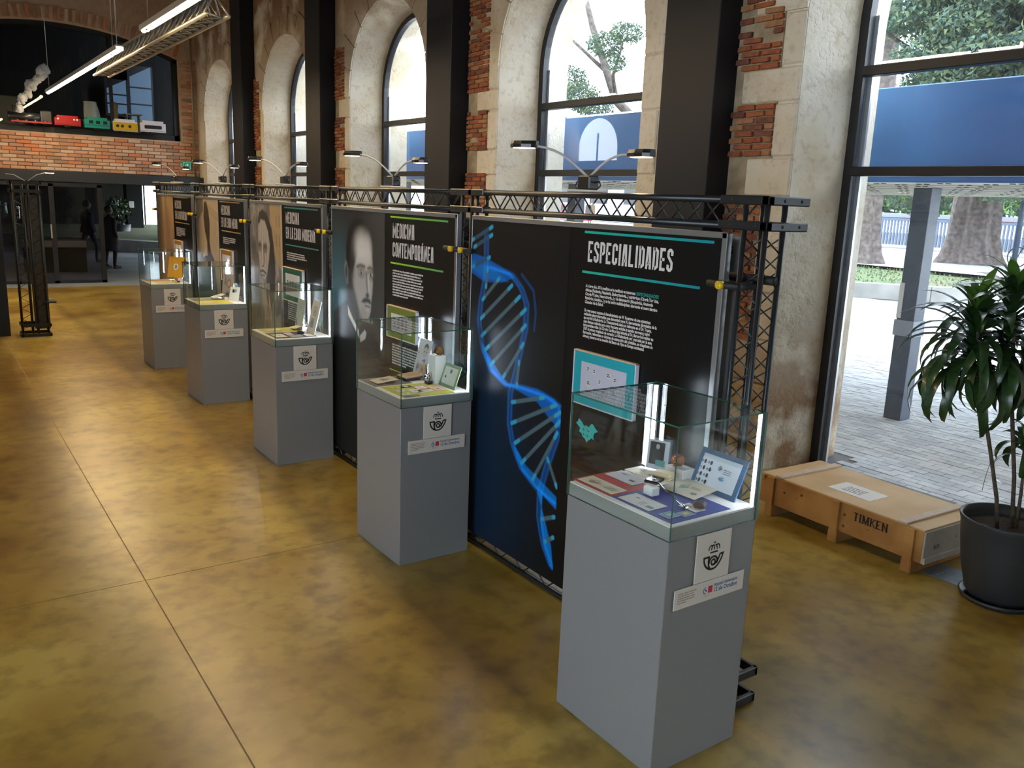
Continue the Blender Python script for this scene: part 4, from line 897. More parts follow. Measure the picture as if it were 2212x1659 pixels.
for i in (5,4,3,2,1):
    y0, y1 = PAN[i]; zb_, zt_ = .085, 2.105
    PR = empty('exhibit_screen', (0,0,0)); tag(PR, LBL[i], 'display panel', 'display panels hung in the truss row')
    MB().bbox(XP,y0,zb_,XP+.028,y1,zt_,.003).build('board', m_blackpanel, PR)
    fr = MB(); t_ = .022
    fr.bbox(XP-.004,y0-.004,zt_-.020,XP+.03,y1,zt_+.006,.002); fr.bbox(XP-.004,y0-.006,zb_,XP+.03,y0+.022,zt_+.004,.002); fr.bbox(XP-.003,y1-.004,zb_,XP+.03,y1+.004,zt_,.001)
    fr.build('frame', mat('frame_brushed', (.30,.31,.32), .4, .7), PR)
    fn, res = ART[i]; print_grid('photo_print', SPLIT[i], y1-.004, zb_+.003, zt_-.022, res, fn, PR, gain={5:1.1,4:1.75,3:1.85,2:1.6,1:1.45}[i])
    ox = SPLIT[i]-3.499      # all panels share one layout
    ytop = {5:(3.382,2.514),4:(5.562,4.751),3:(7.712,6.914),2:(9.741,9.03),1:(11.799,11.08)}[i]; ybot = {5:(3.385,2.574),4:(5.557,4.80),3:(7.697,6.906),2:(9.699,9.02),1:(11.758,11.06)}[i]
    zl = {5:(2.066,1.865),4:(2.060,1.736),3:(2.064,1.73),2:(2.070,1.756),1:(2.078,1.763)}[i]
    ca, cb = {5:((.02,.50,.33),(.01,.26,.33)),4:((.40,.72,.03),(.12,.46,.13)),3:((.02,.36,.22),(.10,.26,.24)),2:((.75,.48,.12),(.5,.33,.1)),1:((.75,.45,.08),(.5,.33,.1))}[i]
    grad_bar('title_line', ytop[0], ytop[1], zl[0]-.006, zl[0]+.006, ca, cb, PR); grad_bar('title_line', ybot[0], ybot[1], zl[1]-.006, zl[1]+.006, ca, cb, PR)
    for txt, wd, zz in TIT[i]:
        q = MB(); xs0 = -({5:3.348,4:5.525,3:7.680,2:9.70,1:11.745}[i])
        poster_text(q, txt, xs0, zz, .104, wd, mp=mpn(XP-.0022)); q.build('title', m_title, PR, fix=False)
    q = MB()
    if i != 5:
        sp = {4:[(1.690,10,.47)],3:[(1.665,4,.49)],2:[(1.69,4,.45)],1:[(1.70,6,.47)]}[i][0]
        ws = [sp[2]*random.uniform(.88,1) for _ in range(sp[1]-1)]+[sp[2]*.5]
        word_rows(q, -({4:5.52,3:7.665,2:9.658,1:11.718}[i]), sp[0]-.012, ws, .0195, .0115, mpn(XP-.0022), i)
        q.build('body_text', m_title, PR, fix=False); q = MB(); z2 = 1.140 if i == 4 else 1.20
        word_rows(q, -({4:5.52,3:7.66,2:9.66,1:11.72}[i]), z2, [.46*random.uniform(.85,1) for _ in range(7 if i == 4 else 8)]+[.22], .0195, .0115, mpn(XP-.0022), i+20)
        q.build('body_text', m_title, PR, fix=False)
        if i == 4: grad_bar('title_line', 5.557, 4.80, .950, .958, ca, cb, PR)
BT = mface((0,0,0), (0,-1,0), (0,0,1))
def para(lines, y, z, pitch, size, sx, m, parent, widths):
    for k, t in enumerate(lines):
        mt = mface((XP-.0022, y, z-k*pitch), (0,-1,0), (0,0,1)); o = font_text('body_text', t, size, m, parent, mt, sx=1, off=.0008)
        ys_ = [v.co.y for v in o.data.vertices]; k_ = widths[k]/(max(ys_)-min(ys_))
        for v in o.data.vertices: v.co.y = y+(v.co.y-y)*k_
P5 = [o for o in COL.objects if o.get('label') == LBL[5]][0]
para(['A lo largo del s. XX la medicina se ha ramificado en numerosas'], 3.350, 1.789, .0225, .021, .535, m_title, P5, [.372])
para(['ESPECIALIDADES'], 2.972, 1.789, .0225, .021, .60, mat('title_teal', (.01,.28,.25), .5), P5, [.15])
para(['clínicas (Pediatría, Psiquiatría, Endocrinología...) quirúrgicas (Cirugía Torácica,','Cirugía Plástica, Neurocirugía...) y de laboratorio (Bioquímica, Anatomía','Patológica, Genética...) y se ha hecho multidisciplinar, abarcando el nuevo término','Ciencias de la Salud.'], 3.350, 1.7685, .0205, .021, .56, m_title, P5, [.531,.495,.525,.145])
para(['Un gran avance supuso el descubrimiento de W. Roentgen de una misteriosa','radiación electromagnética que denominó rayos X, herramienta diagnóstica de la','que surgió la Radiología. La Traumatología tiene un referente en el Dr. Trueta,','cuyo famoso método para curar fracturas evitaba la temida gangrena y salvó','innumerables vidas. En Cirugía Cardíaca hizo historia el Dr. Barnard al realizar en','1967 el primer trasplante de corazón. La Oftalmología está marcada por la saga','Barraquer, referentes en técnicas de extracción del cristalino, en trasplante de','córnea y pioneros en la creación del Banco de Ojos en Europa continental.'], 3.352, 1.664, .0190, .021, .565, m_title, P5, [.49,.532,.50,.49,.515,.505,.515,.46])
# teal ink blot emblem printed low on the nearest panel
q = MB(); pts = [(3.345,1.095),(3.318,1.080),(3.300,1.062),(3.283,1.070),(3.262,1.064),(3.238,1.09),(3.226,1.085),(3.205,1.068),(3.186,1.058),(3.212,1.045),(3.222,1.028),(3.214,1.004),(3.235,1.012),(3.248,1.0),(3.262,.992),(3.272,.978),(3.285,.995),(3.305,1.003),(3.318,1.02),(3.338,1.024),(3.330,1.045),(3.352,1.058),(3.368,1.066),(3.352,1.075)]
q.add([(XP-.002,a,b2) for a,b2 in pts], [tuple(range(len(pts)))]); q.build('ink_blot', mat('print_teal', (.03,.48,.44), .5), P5, fix=False)
q = MB()
for a, b2 in ((3.30,1.045),(3.262,1.045),(3.298,1.02),(3.268,1.018)): q.add([(XP-.0026,a-.006,b2-.004),(XP-.0026,a+.004,b2-.007),(XP-.0026,a+.006,b2+.006)], [(0,1,2)])
q.build('ink_blot_hole', m_blackpanel, P5, fix=False)
# grey backing boards behind the row
for i, y0 in enumerate((2.530, 4.79, 7.0, 9.1, 11.15)):
    o = MB().bbox(2.985,y0,.10,3.005,y0+1.98,2.09,.003).build('backing_board', m_board)
    tag(o, ['grey backing board standing behind the blue helix panel','grey backing board behind the contemporary medicine panel','grey backing board behind the engraved bearded man panel','grey backing board behind the hooded figure panel','grey backing board behind the farthest brown panel'][i], 'board', 'backing boards behind the display panels')
    if i == 0: font_text('number', '12', .045, m_ink, o, mface((2.984, 2.60, 2.015), (0,-1,0), (0,0,1)), sx=.8)
    MB().box(2.983,y0+.02,.11,2.9845,y0+1.96,1.93).build('lower_sheet', mat('board_lower', (.36,.40,.42), .4), o)
# framed sheets hung on the panels
m_fw = mat('pale_wood', (.62,.47,.33), .5); m_fs = mat('frame_silver', (.62,.60,.66), .4)
FRM = {5:(3.385,2.912,1.180,1.465,(.01,.36,.42),'turquoise matted frame of small prints on the blue helix panel'), 4:(5.562,5.112,1.200,1.435,(.22,.27,.04),'olive matted frame on the contemporary medicine panel'),
       3:(7.726,7.222,1.22,1.528,(.02,.17,.10),'green matted frame on the engraved bearded man panel'), 2:(9.693,9.262,1.21,1.556,(.55,.27,.02),'amber matted frame on the hooded figure panel'), 1:(11.775,11.384,1.22,1.534,(.60,.28,.01),'amber matted frame on the farthest brown panel')}
for i, (ya_, yb_, z0, z1, c, lab) in FRM.items():
    T = empty('framed_sheet', (XP-.03, (ya_+yb_)/2, (z0+z1)/2)); tag(T, lab, 'picture frame', 'matted frames on the display panels'); hy, hz = (ya_-yb_)/2, (z1-z0)/2
    q = MB(); q.bbox(0,-hy,hz-.007,.026,hy,hz,.002); q.build('frame_top', m_fw, T); q = MB()
    q.bbox(0,-hy,-hz,.026,hy,-hz+.006,.002); q.bbox(0,-hy,-hz,.026,-hy+.006,hz,.002); q.bbox(0,hy-.006,-hz,.026,hy,hz,.002); q.build('frame', m_fs, T)
    MB().box(.006,-hy+.004,-hz+.004,.02,hy-.004,hz-.004).build('mat', mat('mat_%d' % i, c, .5), T)
    my = hy*.32 if i != 5 else .065
    sheet = MB().box(.003,-hy+my,-hz+.055,.006,hy-my,hz-.055).build('sheet', mat('sheet_lilac', (.52,.52,.62), .5) if i == 5 else m_white, T)
    q = MB(); q2 = MB(); mp_ = lambda a, b2: (.0015, -a, b2)
    if i == 5:
        for (a, b2, w_, h_) in ((-.125,.045,.024,.022),(-.075,.035,.02,.028),(.03,.035,.032,.026),(.082,.022,.028,.024),(-.03,-.01,.022,.026),(-.12,-.035,.03,.03),(.0,-.055,.03,.022),(.08,-.05,.03,.026)):
            q.quad(mp_(a,b2),mp_(a+w_,b2),mp_(a+w_,b2+h_),mp_(a,b2+h_)); word_rows(q2, a+.004, b2+h_-.009, [w_-.008]*2, .010, .006, lambda u_,v_: (.0008,-u_,v_), i)
    else:
        for k in range(4): word_rows(q2, -hy*.5+k*hy*.26, .02, [hy*.16]*3, .03, .016, lambda u_,v_: (.0012,-u_,v_), i+k)
    if q.v: q.build('stamp', mat('stamp_pale', (.62,.64,.60), .6), sheet, fix=False)
    q2.build('print', mat('print_grey', (.10,.10,.12), .6), sheet, fix=False)

# ================================================================== SHOWCASES
m_ped = mat('plinth_grey', (.225,.23,.235), .32, noise=(260,(.205,.21,.215),2,.4,.6), spec=.5)
m_tray = mat('tray_white', (.80,.80,.78), .5)
m_sign = mat('sign_white', (.62,.58,.52), .5)
W2, D2, ZR, ZTY, ZG = .244, .303, .990, 1.047, 1.431
CASES = {5:(2.436,2.365), 4:(2.483,4.603), 3:(2.517,6.83), 2:(2.542,9.13), 1:(2.515,11.19)}
def emblem(parent, cx, cz, y, s):
    q = MB(); mp = lambda a, b2: (cx+a*s, y, cz+b2*s); w_ = .150
    bowl = [(-.92,.43),(-.90,.2),(-.82,-.02),(-.68,-.22),(-.48,-.38),(-.22,-.48),(.05,-.49),(.30,-.41),(.52,-.24),(.70,-.02),(.82,.2),(.91,.48)]
    ribbon(q, [(-.42,.43),(-.92,.43)]+bowl[1:]+[(.64,.48)], w_, mp=mp)
    ribbon(q, [(-.42,.49),(-.46,.2),(-.45,-.05),(-.40,-.25),(-.28,-.44)], w_, mp=mp)
    ribbon(q, [(-.40,-.05)]+[(.40*math.cos(a), .40*math.sin(a)) for a in [math.radians(180-x) for x in range(10, 185, 12)]]+[(.40,-.04),(.34,-.14)], w_, mp=mp)
    ribbon(q, [(.19*math.cos(a), .19*math.sin(a)) for a in [2*PI*k/18 for k in range(18)]], w_*.9, closed=True, mp=mp)
    ribbon(q, [(.0,-.19),(.18,-.16),(.34,-.04),(.47,.12),(.56,.30),(.62,.50)], w_, mp=mp)
    ribbon(q, [(-.37,.72),(.37,.72)], .12, mp=mp)
    for sg in (-1,1):
        ribbon(q, [(sg*.52,.88),(sg*.51,1.04),(sg*.44,1.17),(sg*.32,1.23),(sg*.2,1.19),(sg*.1,1.24)], .10, mp=mp)
        ribbon(q, [(sg*.27,.88),(sg*.26,1.02),(sg*.20,1.14),(sg*.1,1.22)], .10, mp=mp)
    ribbon(q, [(0,.88),(0,1.26)], .10, mp=mp); ribbon(q, [(0,1.32),(0,1.48)], .07, mp=mp); ribbon(q, [(-.08,1.40),(.08,1.40)], .07, mp=mp)
    q.build('emblem', m_ink, parent, fix=False)
LC = {5:'nearest grey plinth showcase with red and blue mats inside', 4:'second grey plinth showcase, lime green mat and tall white block inside', 3:'third grey plinth showcase, with two tall pale sheets standing inside',
      2:'fourth grey plinth showcase with yellow mat and tall portrait card', 1:'farthest grey plinth showcase with orange framed oval print inside'}
m_red = mat('logo_red', (.55,.02,.05), .5); m_hosp = mat('hospital_blue', (.02,.13,.28), .5); m_faint = mat('faint_brown', (.33,.24,.20), .6)
for i in (5,4,3,2,1):
    cx, cy = CASES[i]; T = empty('showcase', (cx, cy, 0)); tag(T, LC[i], 'showcase', 'glass topped showcases in a row')
    MB().bbox(-W2,-D2,0,W2,D2,ZR,.0025).build('plinth', m_ped, T)
    tr = MB().bbox(-W2+.004,-D2+.004,ZR,W2-.004,D2-.004,ZTY-.004,.002).build('rim', mat('rim_grey', (.30,.31,.30), .45), T)
    MB().box(-W2+.006,-D2+.006,ZTY-.004,W2-.006,D2-.006,ZTY).build('tray', m_tray, T)
    t = .006
    for nm, (x0,y0,z0,x1,y1,z1) in dict(l=(-W2-.004,-D2-.004,ZR,-W2-.004+t,D2+.004,ZG), r=(W2+.004-t,-D2-.004,ZR,W2+.004,D2+.004,ZG), n=(-W2+.003,-D2-.004,ZR,W2-.003,-D2-.004+t,ZG), f=(-W2+.003,D2+.004-t,ZR,W2-.003,D2+.004,ZG), t=(-W2-.004,-D2-.004,ZG,W2+.004,D2+.004,ZG+t)).items():
        me = MB().box(x0,y0,z0,x1,y1,z1); o = me.build('glass_pane', [m_case, m_edge], T)
        # the ground edges of the pane are dark green, its two large faces clear
        dims = (x1-x0, y1-y0, z1-z0); ax = dims.index(min(dims))
        for p in o.data.polygons: p.material_index = 0 if abs(p.normal[ax]) > .5 else 1
    MB().bbox(W2-.020,-D2+.002,ZTY,W2-.002,-D2+.020,ZG-.002,.002).build('corner_post', m_alu if i < 5 else mat('post_grey', (.10,.10,.10), .4), T)
    MB().box(W2-.026,-D2+.004,ZTY,W2-.020,-D2+.016,ZG-.004).build('led_strip', m_led, T)
    MB().bbox(W2-.020,D2-.020,ZTY,W2-.002,D2-.002,ZG-.002,.002).build('corner_post', m_alu, T); MB().box(W2-.032,D2-.024,ZTY,W2-.020,D2-.012,ZG-.004).build('led_strip', m_led, T)
    sx, yy = (-.002, -D2-.004); sx = {5:0,4:.002,3:.0,2:-.005,1:.0}[i]
    sg = MB().bbox(sx-.097,yy-.004,.788,sx+.097,yy,.986,.0012).build('logo_sign', m_sign, T); emblem(sg, sx+.002, .862, yy-.0046, .0585)
    hs_ = MB().bbox(sx-.198,yy-.004,.702,sx+.196,yy,.786,.0012).build('sponsor_sign', m_sign, T)
    def st(txt, x, z, size, m, sxx, off=0): font_text('lettering', txt, size, m, hs_, mface((x, yy-.0046, z), (1,0,0), (0,0,1)), sx=sxx, off=off)
    st('Hospital Universitario', sx+.020, .754, .0215, m_hosp, .72, .0002); st('12 de Octubre', sx+.020, .731, .0265, m_hosp, .86, .0005)
    q = MB(); q.quad(*[(a, yy-.0046, b2) for a, b2 in ((sx-.012,.734),(sx+.012,.734),(sx+.012,.762),(sx-.012,.762))]); q.build('red_square', m_red, hs_, fix=False)
    q = MB(); mpx = lambda a, b2: (sx-.030+a, yy-.0046, .747+b2)
    ribbon(q, [(.004,.014),(-.006,.008),(-.009,-.002),(-.004,-.011),(.006,-.013)], .004, mp=mpx); ribbon(q, [(.0,.004),(.006,.0),(.011,-.004)], .006, mp=mpx); q.build('crescent_mark', m_hosp, hs_, fix=False)
    st('SaludMadrid', sx-.034, .722, .0085, m_faint, .8)
    q = MB(); word_rows(q, sx-.180, .764, [.098,.085,.095,.09,.05], .0095, .0045, lambda a, b2: (a, yy-.0046, b2), 3); q.build('small_print', m_faint, hs_, fix=False)
# -- showcase contents: positions are case-local, x towards the wall, y away from the viewer
def at(i, x, y, z=0): return (CASES[i][0]+x, CASES[i][1]+y, ZTY+z)
def flat(i, x0, y0, x1, y1, name, label, cat, m, z=.0, th=.0015, rz=0, tilt=0, prints=(), group=None):
    T = empty(name, at(i,(x0+x1)/2,(y0+y1)/2,z+.0004), rz); tag(T, label, cat, group); hx, hy = abs(x1-x0)/2, abs(y1-y0)/2
    T.rotation_euler = (0, tilt, rz)
    MB().box(-hx,-hy,0,hx,hy,th).build('sheet', m, T)
    for k, (px0,py0,px1,py1,pm_, kind) in enumerate(prints):
        q = MB(); zz = th+.0006+.0002*k
        if kind == 'box': q.quad((px0,py0,zz),(px1,py0,zz),(px1,py1,zz),(px0,py1,zz))
        elif kind == 'rows':
            n = max(1,int(abs(px1-px0)/.008))
            # rows read along -y, stacked in x
            for r_ in range(n): word_rows(q, 0, 0, [abs(py1-py0)], 1, .0035, lambda a,b2,r_=r_: (px0+r_*.008+b2, max(py0,py1)-a, zz), k*7+r_)
        elif kind == 'sketch':
            rr = random.Random(k+int(px0*999)); c = ((px0+px1)/2,(py0+py1)/2)
            for s_ in range(7):
                pts = [(c[0]+(px1-px0)/2*rr.uniform(.3,1)*math.cos(a), c[1]+(py1-py0)/2*rr.uniform(.3,1)*math.sin(a)) for a in [rr.uniform(0,6)+j*.5 for j in range(5)]]
                ribbon(q, pts, .0016, mp=lambda a,b2: (a,b2,zz))
        q.build('print', pm_, T, fix=False)
    return T
def stand(i, x, y, w_, h_, lean, name, label, cat, m, th=.006, z=.0, rz=0, border=None, prints=(), prop=True, group=None):
    """a card standing with its face to the hall (-x), leaning back by lean degrees"""
    T = empty(name, at(i,x,y,z)); tag(T, label, cat, group); T.rotation_euler = (0, math.radians(lean), rz)
    MB().bbox(0,-w_/2,0,th,w_/2,h_,.0012).build('card', m, T); xx = -.0006
    if border: MB().add([(xx,-w_/2+border[0],border[0]),(xx,w_/2-border[0],border[0]),(xx,w_/2-border[0],h_-border[0]),(xx,-w_/2+border[0],h_-border[0])], [(0,1,2,3)]).build('inner_sheet', border[1], T, fix=False)
    for k, (a0,b0,a1,b1,pm_,kind) in enumerate(prints):      # a: along reading direction from the left edge, b: height
        q = MB(); x2 = xx-.0006-.0002*k; mp = lambda a, b2: (x2, w_/2-a, b2)
        if kind == 'box': q.quad(mp(a0,b0),mp(a1,b0),mp(a1,b1),mp(a0,b1))
        elif kind == 'ell': q.add([mp((a0+a1)/2+(a1-a0)/2*math.cos(t), (b0+b1)/2+(b1-b0)/2*math.sin(t)) for t in [2*PI*j/24 for j in range(24)]], [tuple(range(24))])
        elif kind == 'rows':
            n = max(1,int((b1-b0)/.008)); word_rows(q, a0, b1-.006, [a1-a0]*n, .008, .004, mp, k+3)
        elif kind == 'sketch':
            rr = random.Random(k+5)
            for s_ in range(8):
                pts = [((a0+a1)/2+(a1-a0)/2*rr.uniform(.2,1)*math.cos(t), (b0+b1)/2+(b1-b0)/2*rr.uniform(.2,1)*math.sin(t)) for t in [rr.uniform(0,6)+j*.5 for j in range(5)]]
                ribbon(q, pts, .0018, mp=mp)
        q.build('print', pm_, T, fix=False)
    if prop: MB().add([(th,-.01,h_*.6),(th,.01,h_*.6),(h_*.35,.01,.002+math.sin(math.radians(lean))*h_*.35),(h_*.35,-.01,.002+math.sin(math.radians(lean))*h_*.35),(th+.002,-.01,h_*.6),(th+.002,.01,h_*.6)], [(0,1,2,3),(4,5,2,3)]).build('strut', m_white, T, fix=False)
    return T
def cube(i, x, y, w_, d_, h_, name, label, cat, m=None, z=0):
    o = MB().bbox(-w_/2,-d_/2,0,w_/2,d_/2,h_,.0015).build(name, m or m_tray); o.location = at(i,x,y,z+.001); tag(o, label, cat); return o
m_cream = mat('cream_card', (.66,.62,.50), .6); m_pgrey = mat('print_soft', (.22,.22,.23), .6); m_pbrown = mat('print_brown', (.30,.19,.12), .6)
m_sepia = mat('sepia_card', (.50,.34,.22), .6); m_bluemat = mat('mat_blue', (.035,.06,.30), .6); m_redmat = mat('mat_red', (.42,.03,.035), .6); m_acryl = glass('acrylic', (.93,.96,.98), 1.3)
m_teal2 = mat('stamp_teal', (.12,.30,.30), .6)
# nearest case
flat(5,-.211,.066,.02,.316,'paper_mat','red paper mat under the left cards of the nearest showcase','mat',m_redmat,th=.0012)
flat(5,-.209,-.277,.118,.064,'paper_mat','blue paper mat at the near side of the nearest showcase','mat',m_bluemat,th=.0012)
Z1 = .0022
flat(5,-.196,.078,-.108,.300,'postcard','cream card with a wreath drawing on the red mat','card',m_cream,Z1,prints=((-.03,.0,.03,.09,m_pbrown,'sketch'),(-.02,-.09,.02,-.03,m_pgrey,'rows')))
flat(5,-.044,.120,.058,.298,'postcard','lilac grey card with small dark marks, red mat','card',mat('card_lilac',(.55,.55,.58),.6),Z1,prints=((.01,.0,.04,.07,m_pgrey,'sketch'),(-.02,-.06,-.005,-.03,m_ink,'box')))
flat(5,.080,.125,.185,.308,'postcard','grey cream card at the back beside the acrylic portrait','card',m_cream,.001,prints=((.0,.02,.03,.06,m_pgrey,'rows'),(-.02,-.07,.0,-.02,m_pbrown,'box')))
flat(5,-.196,-.138,-.093,.040,'envelope','white envelope lying on the blue mat','envelope',mat('envelope_white',(.68,.68,.70),.6),Z1,prints=((.01,.03,.02,.05,m_pgrey,'box'),(-.03,-.03,.01,-.0,m_pgrey,'rows'),(-.03,-.08,-.01,-.045,m_teal2,'box')))
flat(5,.046,-.140,.200,.040,'greeting_card','pale yellow card tilted beside the small brown pouch','card',m_cream,.014,tilt=-.10,rz=.05,prints=((-.03,.0,.04,.06,m_teal2,'sketch'),(-.05,-.07,-.02,-.03,m_pgrey,'sketch'),(.0,-.05,.03,.0,m_pbrown,'rows')))
flat(5,-.043,-.240,.015,-.150,'note_card','small white card under the brown pouch','card',m_white,Z1,prints=((-.01,.0,.01,.03,m_pgrey,'rows'),))
flat(5,-.187,-.239,-.122,-.180,'stamp','single blue green stamp on a pale blue square','stamp',mat('stamp_blue',(.20,.34,.50),.5),Z1,prints=((-.02,-.018,.02,.02,m_teal2,'box'),(-.012,-.01,.012,.012,mat('stamp_mint',(.38,.55,.52),.5),'box')))
flat(5,-.118,-.256,-.055,-.205,'stamp','single tan stamp on a pale blue square','stamp',MATS['stamp_blue'],Z1,prints=((-.02,-.016,.02,.016,mat('stamp_tan',(.48,.38,.22),.5),'box'),(-.012,-.008,.010,.010,m_cream,'box')))
cube(5,-.045,.005,.042,.052,.034,'display_cube','small white cube under the black instrument case','cube')
T = empty('instrument_case', at(5,.012,.045,.0355), .35); tag(T, 'open black instrument case with gold lining', 'case')
MB().bbox(-.045,-.032,0,.045,.032,.014,.005).build('base', m_black, T); MB().bbox(.018,-.052,.004,.078,.028,.010,.003).build('lining', mat('gold_satin', (.80,.66,.42), .45), T)
q = MB().bbox(.02,-.058,.011,.082,.03,.034,.010).build('lid', MATS['gold_satin'], T)
o = MB().tube([(.0,.03,.045),(-.02,-.05,.03),(-.052,-.19,.008)], [.004,.0035,.005], 8).bbox(-.064,-.205,.0,-.042,-.185,.014,.004).tube([(.012,.03,.045),(-.014,.03,.045)], .007, 10).build('reflex_hammer', mat('chrome', (.6,.6,.62), .2, 1.0)); o.location = at(5,0,0,.002); tag(o, 'thin chrome instrument lying from the black case to the mat', 'instrument')
o = MB().bbox(-.028,-.024,0,.028,.024,.022,.008).blob((-.03,-.02,.012),.008).build('leather_pouch', mat('brown_leather', (.055,.022,.018), .4, bump=(60,.4))); o.location = at(5,.018,-.205,.004); o.rotation_euler = (0,0,.5); tag(o, 'small dark brown leather pouch on the blue mat', 'pouch')
T = stand(5,.195,.222,.118,.150,6,'acrylic_frame','clear acrylic frame with dark portrait print and teal stamp','frame',m_acryl,th=.012,rz=.39,prop=False,border=(.008,mat('print_back',(.50,.52,.56),.5)),prints=((.018,.030,.088,.132,m_ink,'box'),(.030,.035,.075,.105,mat('suit_grey',(.03,.03,.035),.6),'ell'),(.046,.100,.064,.124,mat('face_tone',(.42,.38,.34),.6),'ell'),(.050,.024,.095,.052,m_teal2,'box')))
cube(5,.200,.085,.075,.105,.058,'display_cube','white block carrying the round copper medal','cube')
T = empty('medal', at(5,.185,.088,.0595)); tag(T, 'round copper medal with relief standing on a white block', 'medal'); T.rotation_euler = (0,.15,.75)
q = MB().tube([(0,0,.03),(.007,0,.03)], .029, 28).build('disc', mat('copper', (.42,.18,.11), .3, .85, bump=(70,.6)), T)
MB().blob((-.002,.004,.034),.012,sc=(.4,1,1.2)).blob((-.002,-.010,.022),.009,sc=(.4,1,.8)).blob((-.002,.012,.018),.007,sc=(.4,1.3,.7)).build('relief', MATS['copper'], T)
MB().bbox(-.004,-.02,0,.014,.02,.004,.001).build('holder', m_alu, T)
bs = [(.030+.0*k,.02,.0,.0) for k in range(1)]
pr = []
for r_ in range(4):
    for c in range(2):
        a, b2 = .035+c*.034+.004*(r_%2), .112-.028*r_; pr.append((a,b2,a+.012,b2+.019,m_ink,'ell')); pr.append((a-.014,b2+.002,a-.003,b2+.016,m_pgrey,'sketch'))
pr += [(.115,.10,.145,.125,m_pgrey,'sketch'),(.15,.085,.19,.115,m_pgrey,'rows'),(.135,.055,.175,.085,mat('print_azure',(.15,.33,.48),.5),'sketch')]
stand(5,.186,-.108,.250,.178,24,'framed_sheet','dark blue bordered sheet of coin stamps leaning in the nearest showcase','picture frame',mat('border_blue',(.025,.10,.21),.4),th=.008,border=(.022,mat('sheet_pale',(.60,.64,.72),.5)),prints=pr)
# second case
flat(4,-.235,.060,.030,.285,'paper_mat','dark grey paper mat at the back of the second showcase','mat',mat('mat_grey',(.10,.11,.125),.6),th=.0012)
flat(4,-.209,-.284,.135,.038,'paper_mat','lime green paper mat in the second showcase','mat',mat('mat_lime',(.42,.46,.04),.6),th=.0012)
flat(4,-.196,.105,-.050,.225,'booklet','beige booklet with a small engraving, lying at the left','booklet',m_cream,.014,tilt=-.10,prints=((-.03,-.03,.03,.03,m_pbrown,'sketch'),(-.045,-.045,.045,.045,m_pgrey,'sketch')))
T = flat(4,.012,.12,.155,.245,'book','thin brown book on a dark cradle in the second showcase','book',m_sepia,.022,th=.006,tilt=-.08,prints=((-.04,-.04,.05,.04,m_pbrown,'rows'),)); MB().box(-.075,-.065,-.010,.075,.065,-.0005).build('cover', mat('book_cover',(.04,.045,.07),.5), T)
k = 0
for (x0,y0,x1,y1,c,nm) in ((-.17,-.05,-.11,-.01,(.55,.58,.30),'pale green stamp at the left of the lime mat'),(-.18,-.15,-.12,-.09,(.50,.55,.48),'grey green stamp on the lime mat, middle left'),(-.185,-.23,-.13,-.17,(.55,.60,.45),'pale stamp at the near left of the lime mat'),(-.10,-.19,-.03,-.11,(.58,.62,.58),'white bordered stamp in the middle of the lime mat'),(-.20,-.275,-.10,-.24,(.15,.17,.16),'dark photo strip at the near edge of the lime mat')):
    flat(4,x0,y0,x1,y1,'stamp',nm,'stamp',mat('s4_%d' % k,c,.6),Z1,prints=((-.015,-.012,.015,.012,m_pgrey,'sketch'),)); k += 1
flat(4,-.035,-.13,.045,-.04,'label_card','white card with a red border on the lime mat','card',mat('card_redborder',(.42,.05,.05),.6),Z1,prints=((-.033,-.036,.033,.036,m_white,'box'),(-.02,-.025,.02,.025,m_pgrey,'rows')))
flat(4,.052,-.21,.132,-.055,'envelope','peach envelope on the lime mat','envelope',mat('peach',(.62,.48,.38),.6),Z1,prints=((.0,.03,.03,.06,m_pbrown,'rows'),(-.02,-.05,-.0,-.02,m_pbrown,'box')))
flat(4,-.06,-.21,.04,-.15,'label_card','beige label strip beside the peach envelope','card',m_cream,Z1,prints=((-.03,-.015,.03,.015,m_pgrey,'rows'),))
flat(4,-.10,-.045,-.03,-.005,'business_card','small black card with a white mark on the lime mat','card',m_ink,Z1,prints=((-.015,-.01,.015,.01,m_white,'box'),))
stand(4,.150,.215,.165,.255,14,'print_sheet','tall pale print with a drawn man\'s face in the second showcase','print',mat('pale_bluegrey',(.58,.60,.64),.6),th=.003,prints=((.075,.135,.135,.215,mat('pencil_face',(.50,.47,.46),.6),'ell'),(.08,.18,.135,.228,mat('pencil_hair',(.16,.15,.16),.6),'ell'),(.083,.14,.130,.205,mat('pencil_skin',(.55,.52,.50),.6),'ell'),(.09,.17,.10,.176,m_ink,'box'),(.113,.17,.123,.176,m_ink,'box'),(.095,.150,.115,.153,m_pgrey,'box'),(.085,.10,.14,.13,m_pgrey,'sketch'),(.02,.02,.07,.12,m_pgrey,'sketch'),(.02,.15,.03,.165,m_ink,'sketch')))
stand(4,.130,.150,.075,.100,10,'photo_card','sepia card leaning before the drawn face print','card',m_sepia,th=.002,prints=((.03,.045,.06,.088,m_pbrown,'sketch'),(.02,.01,.05,.04,m_cream,'box')))
cube(4,.175,.012,.075,.095,.180,'display_cube','tall white block carrying the bronze oval medal','cube')
T = empty('medal', at(4,.170,.012,.182)); tag(T, 'bronze oval medal tilted on the tall white block', 'medal'); T.rotation_euler = (.45,.2,.7)
MB().tube([(0,0,.030),(.008,0,.030)], .032, 24).build('disc', mat('bronze', (.20,.11,.045), .35, .7, bump=(60,.7)), T); MB().bbox(-.005,-.015,-.003,.015,.015,.003,.001).build('holder', m_alu, T)
T = empty('microscope', at(4,.108,.0,.001)); tag(T, 'tiny black toy microscope on a black block in the second showcase', 'microscope')
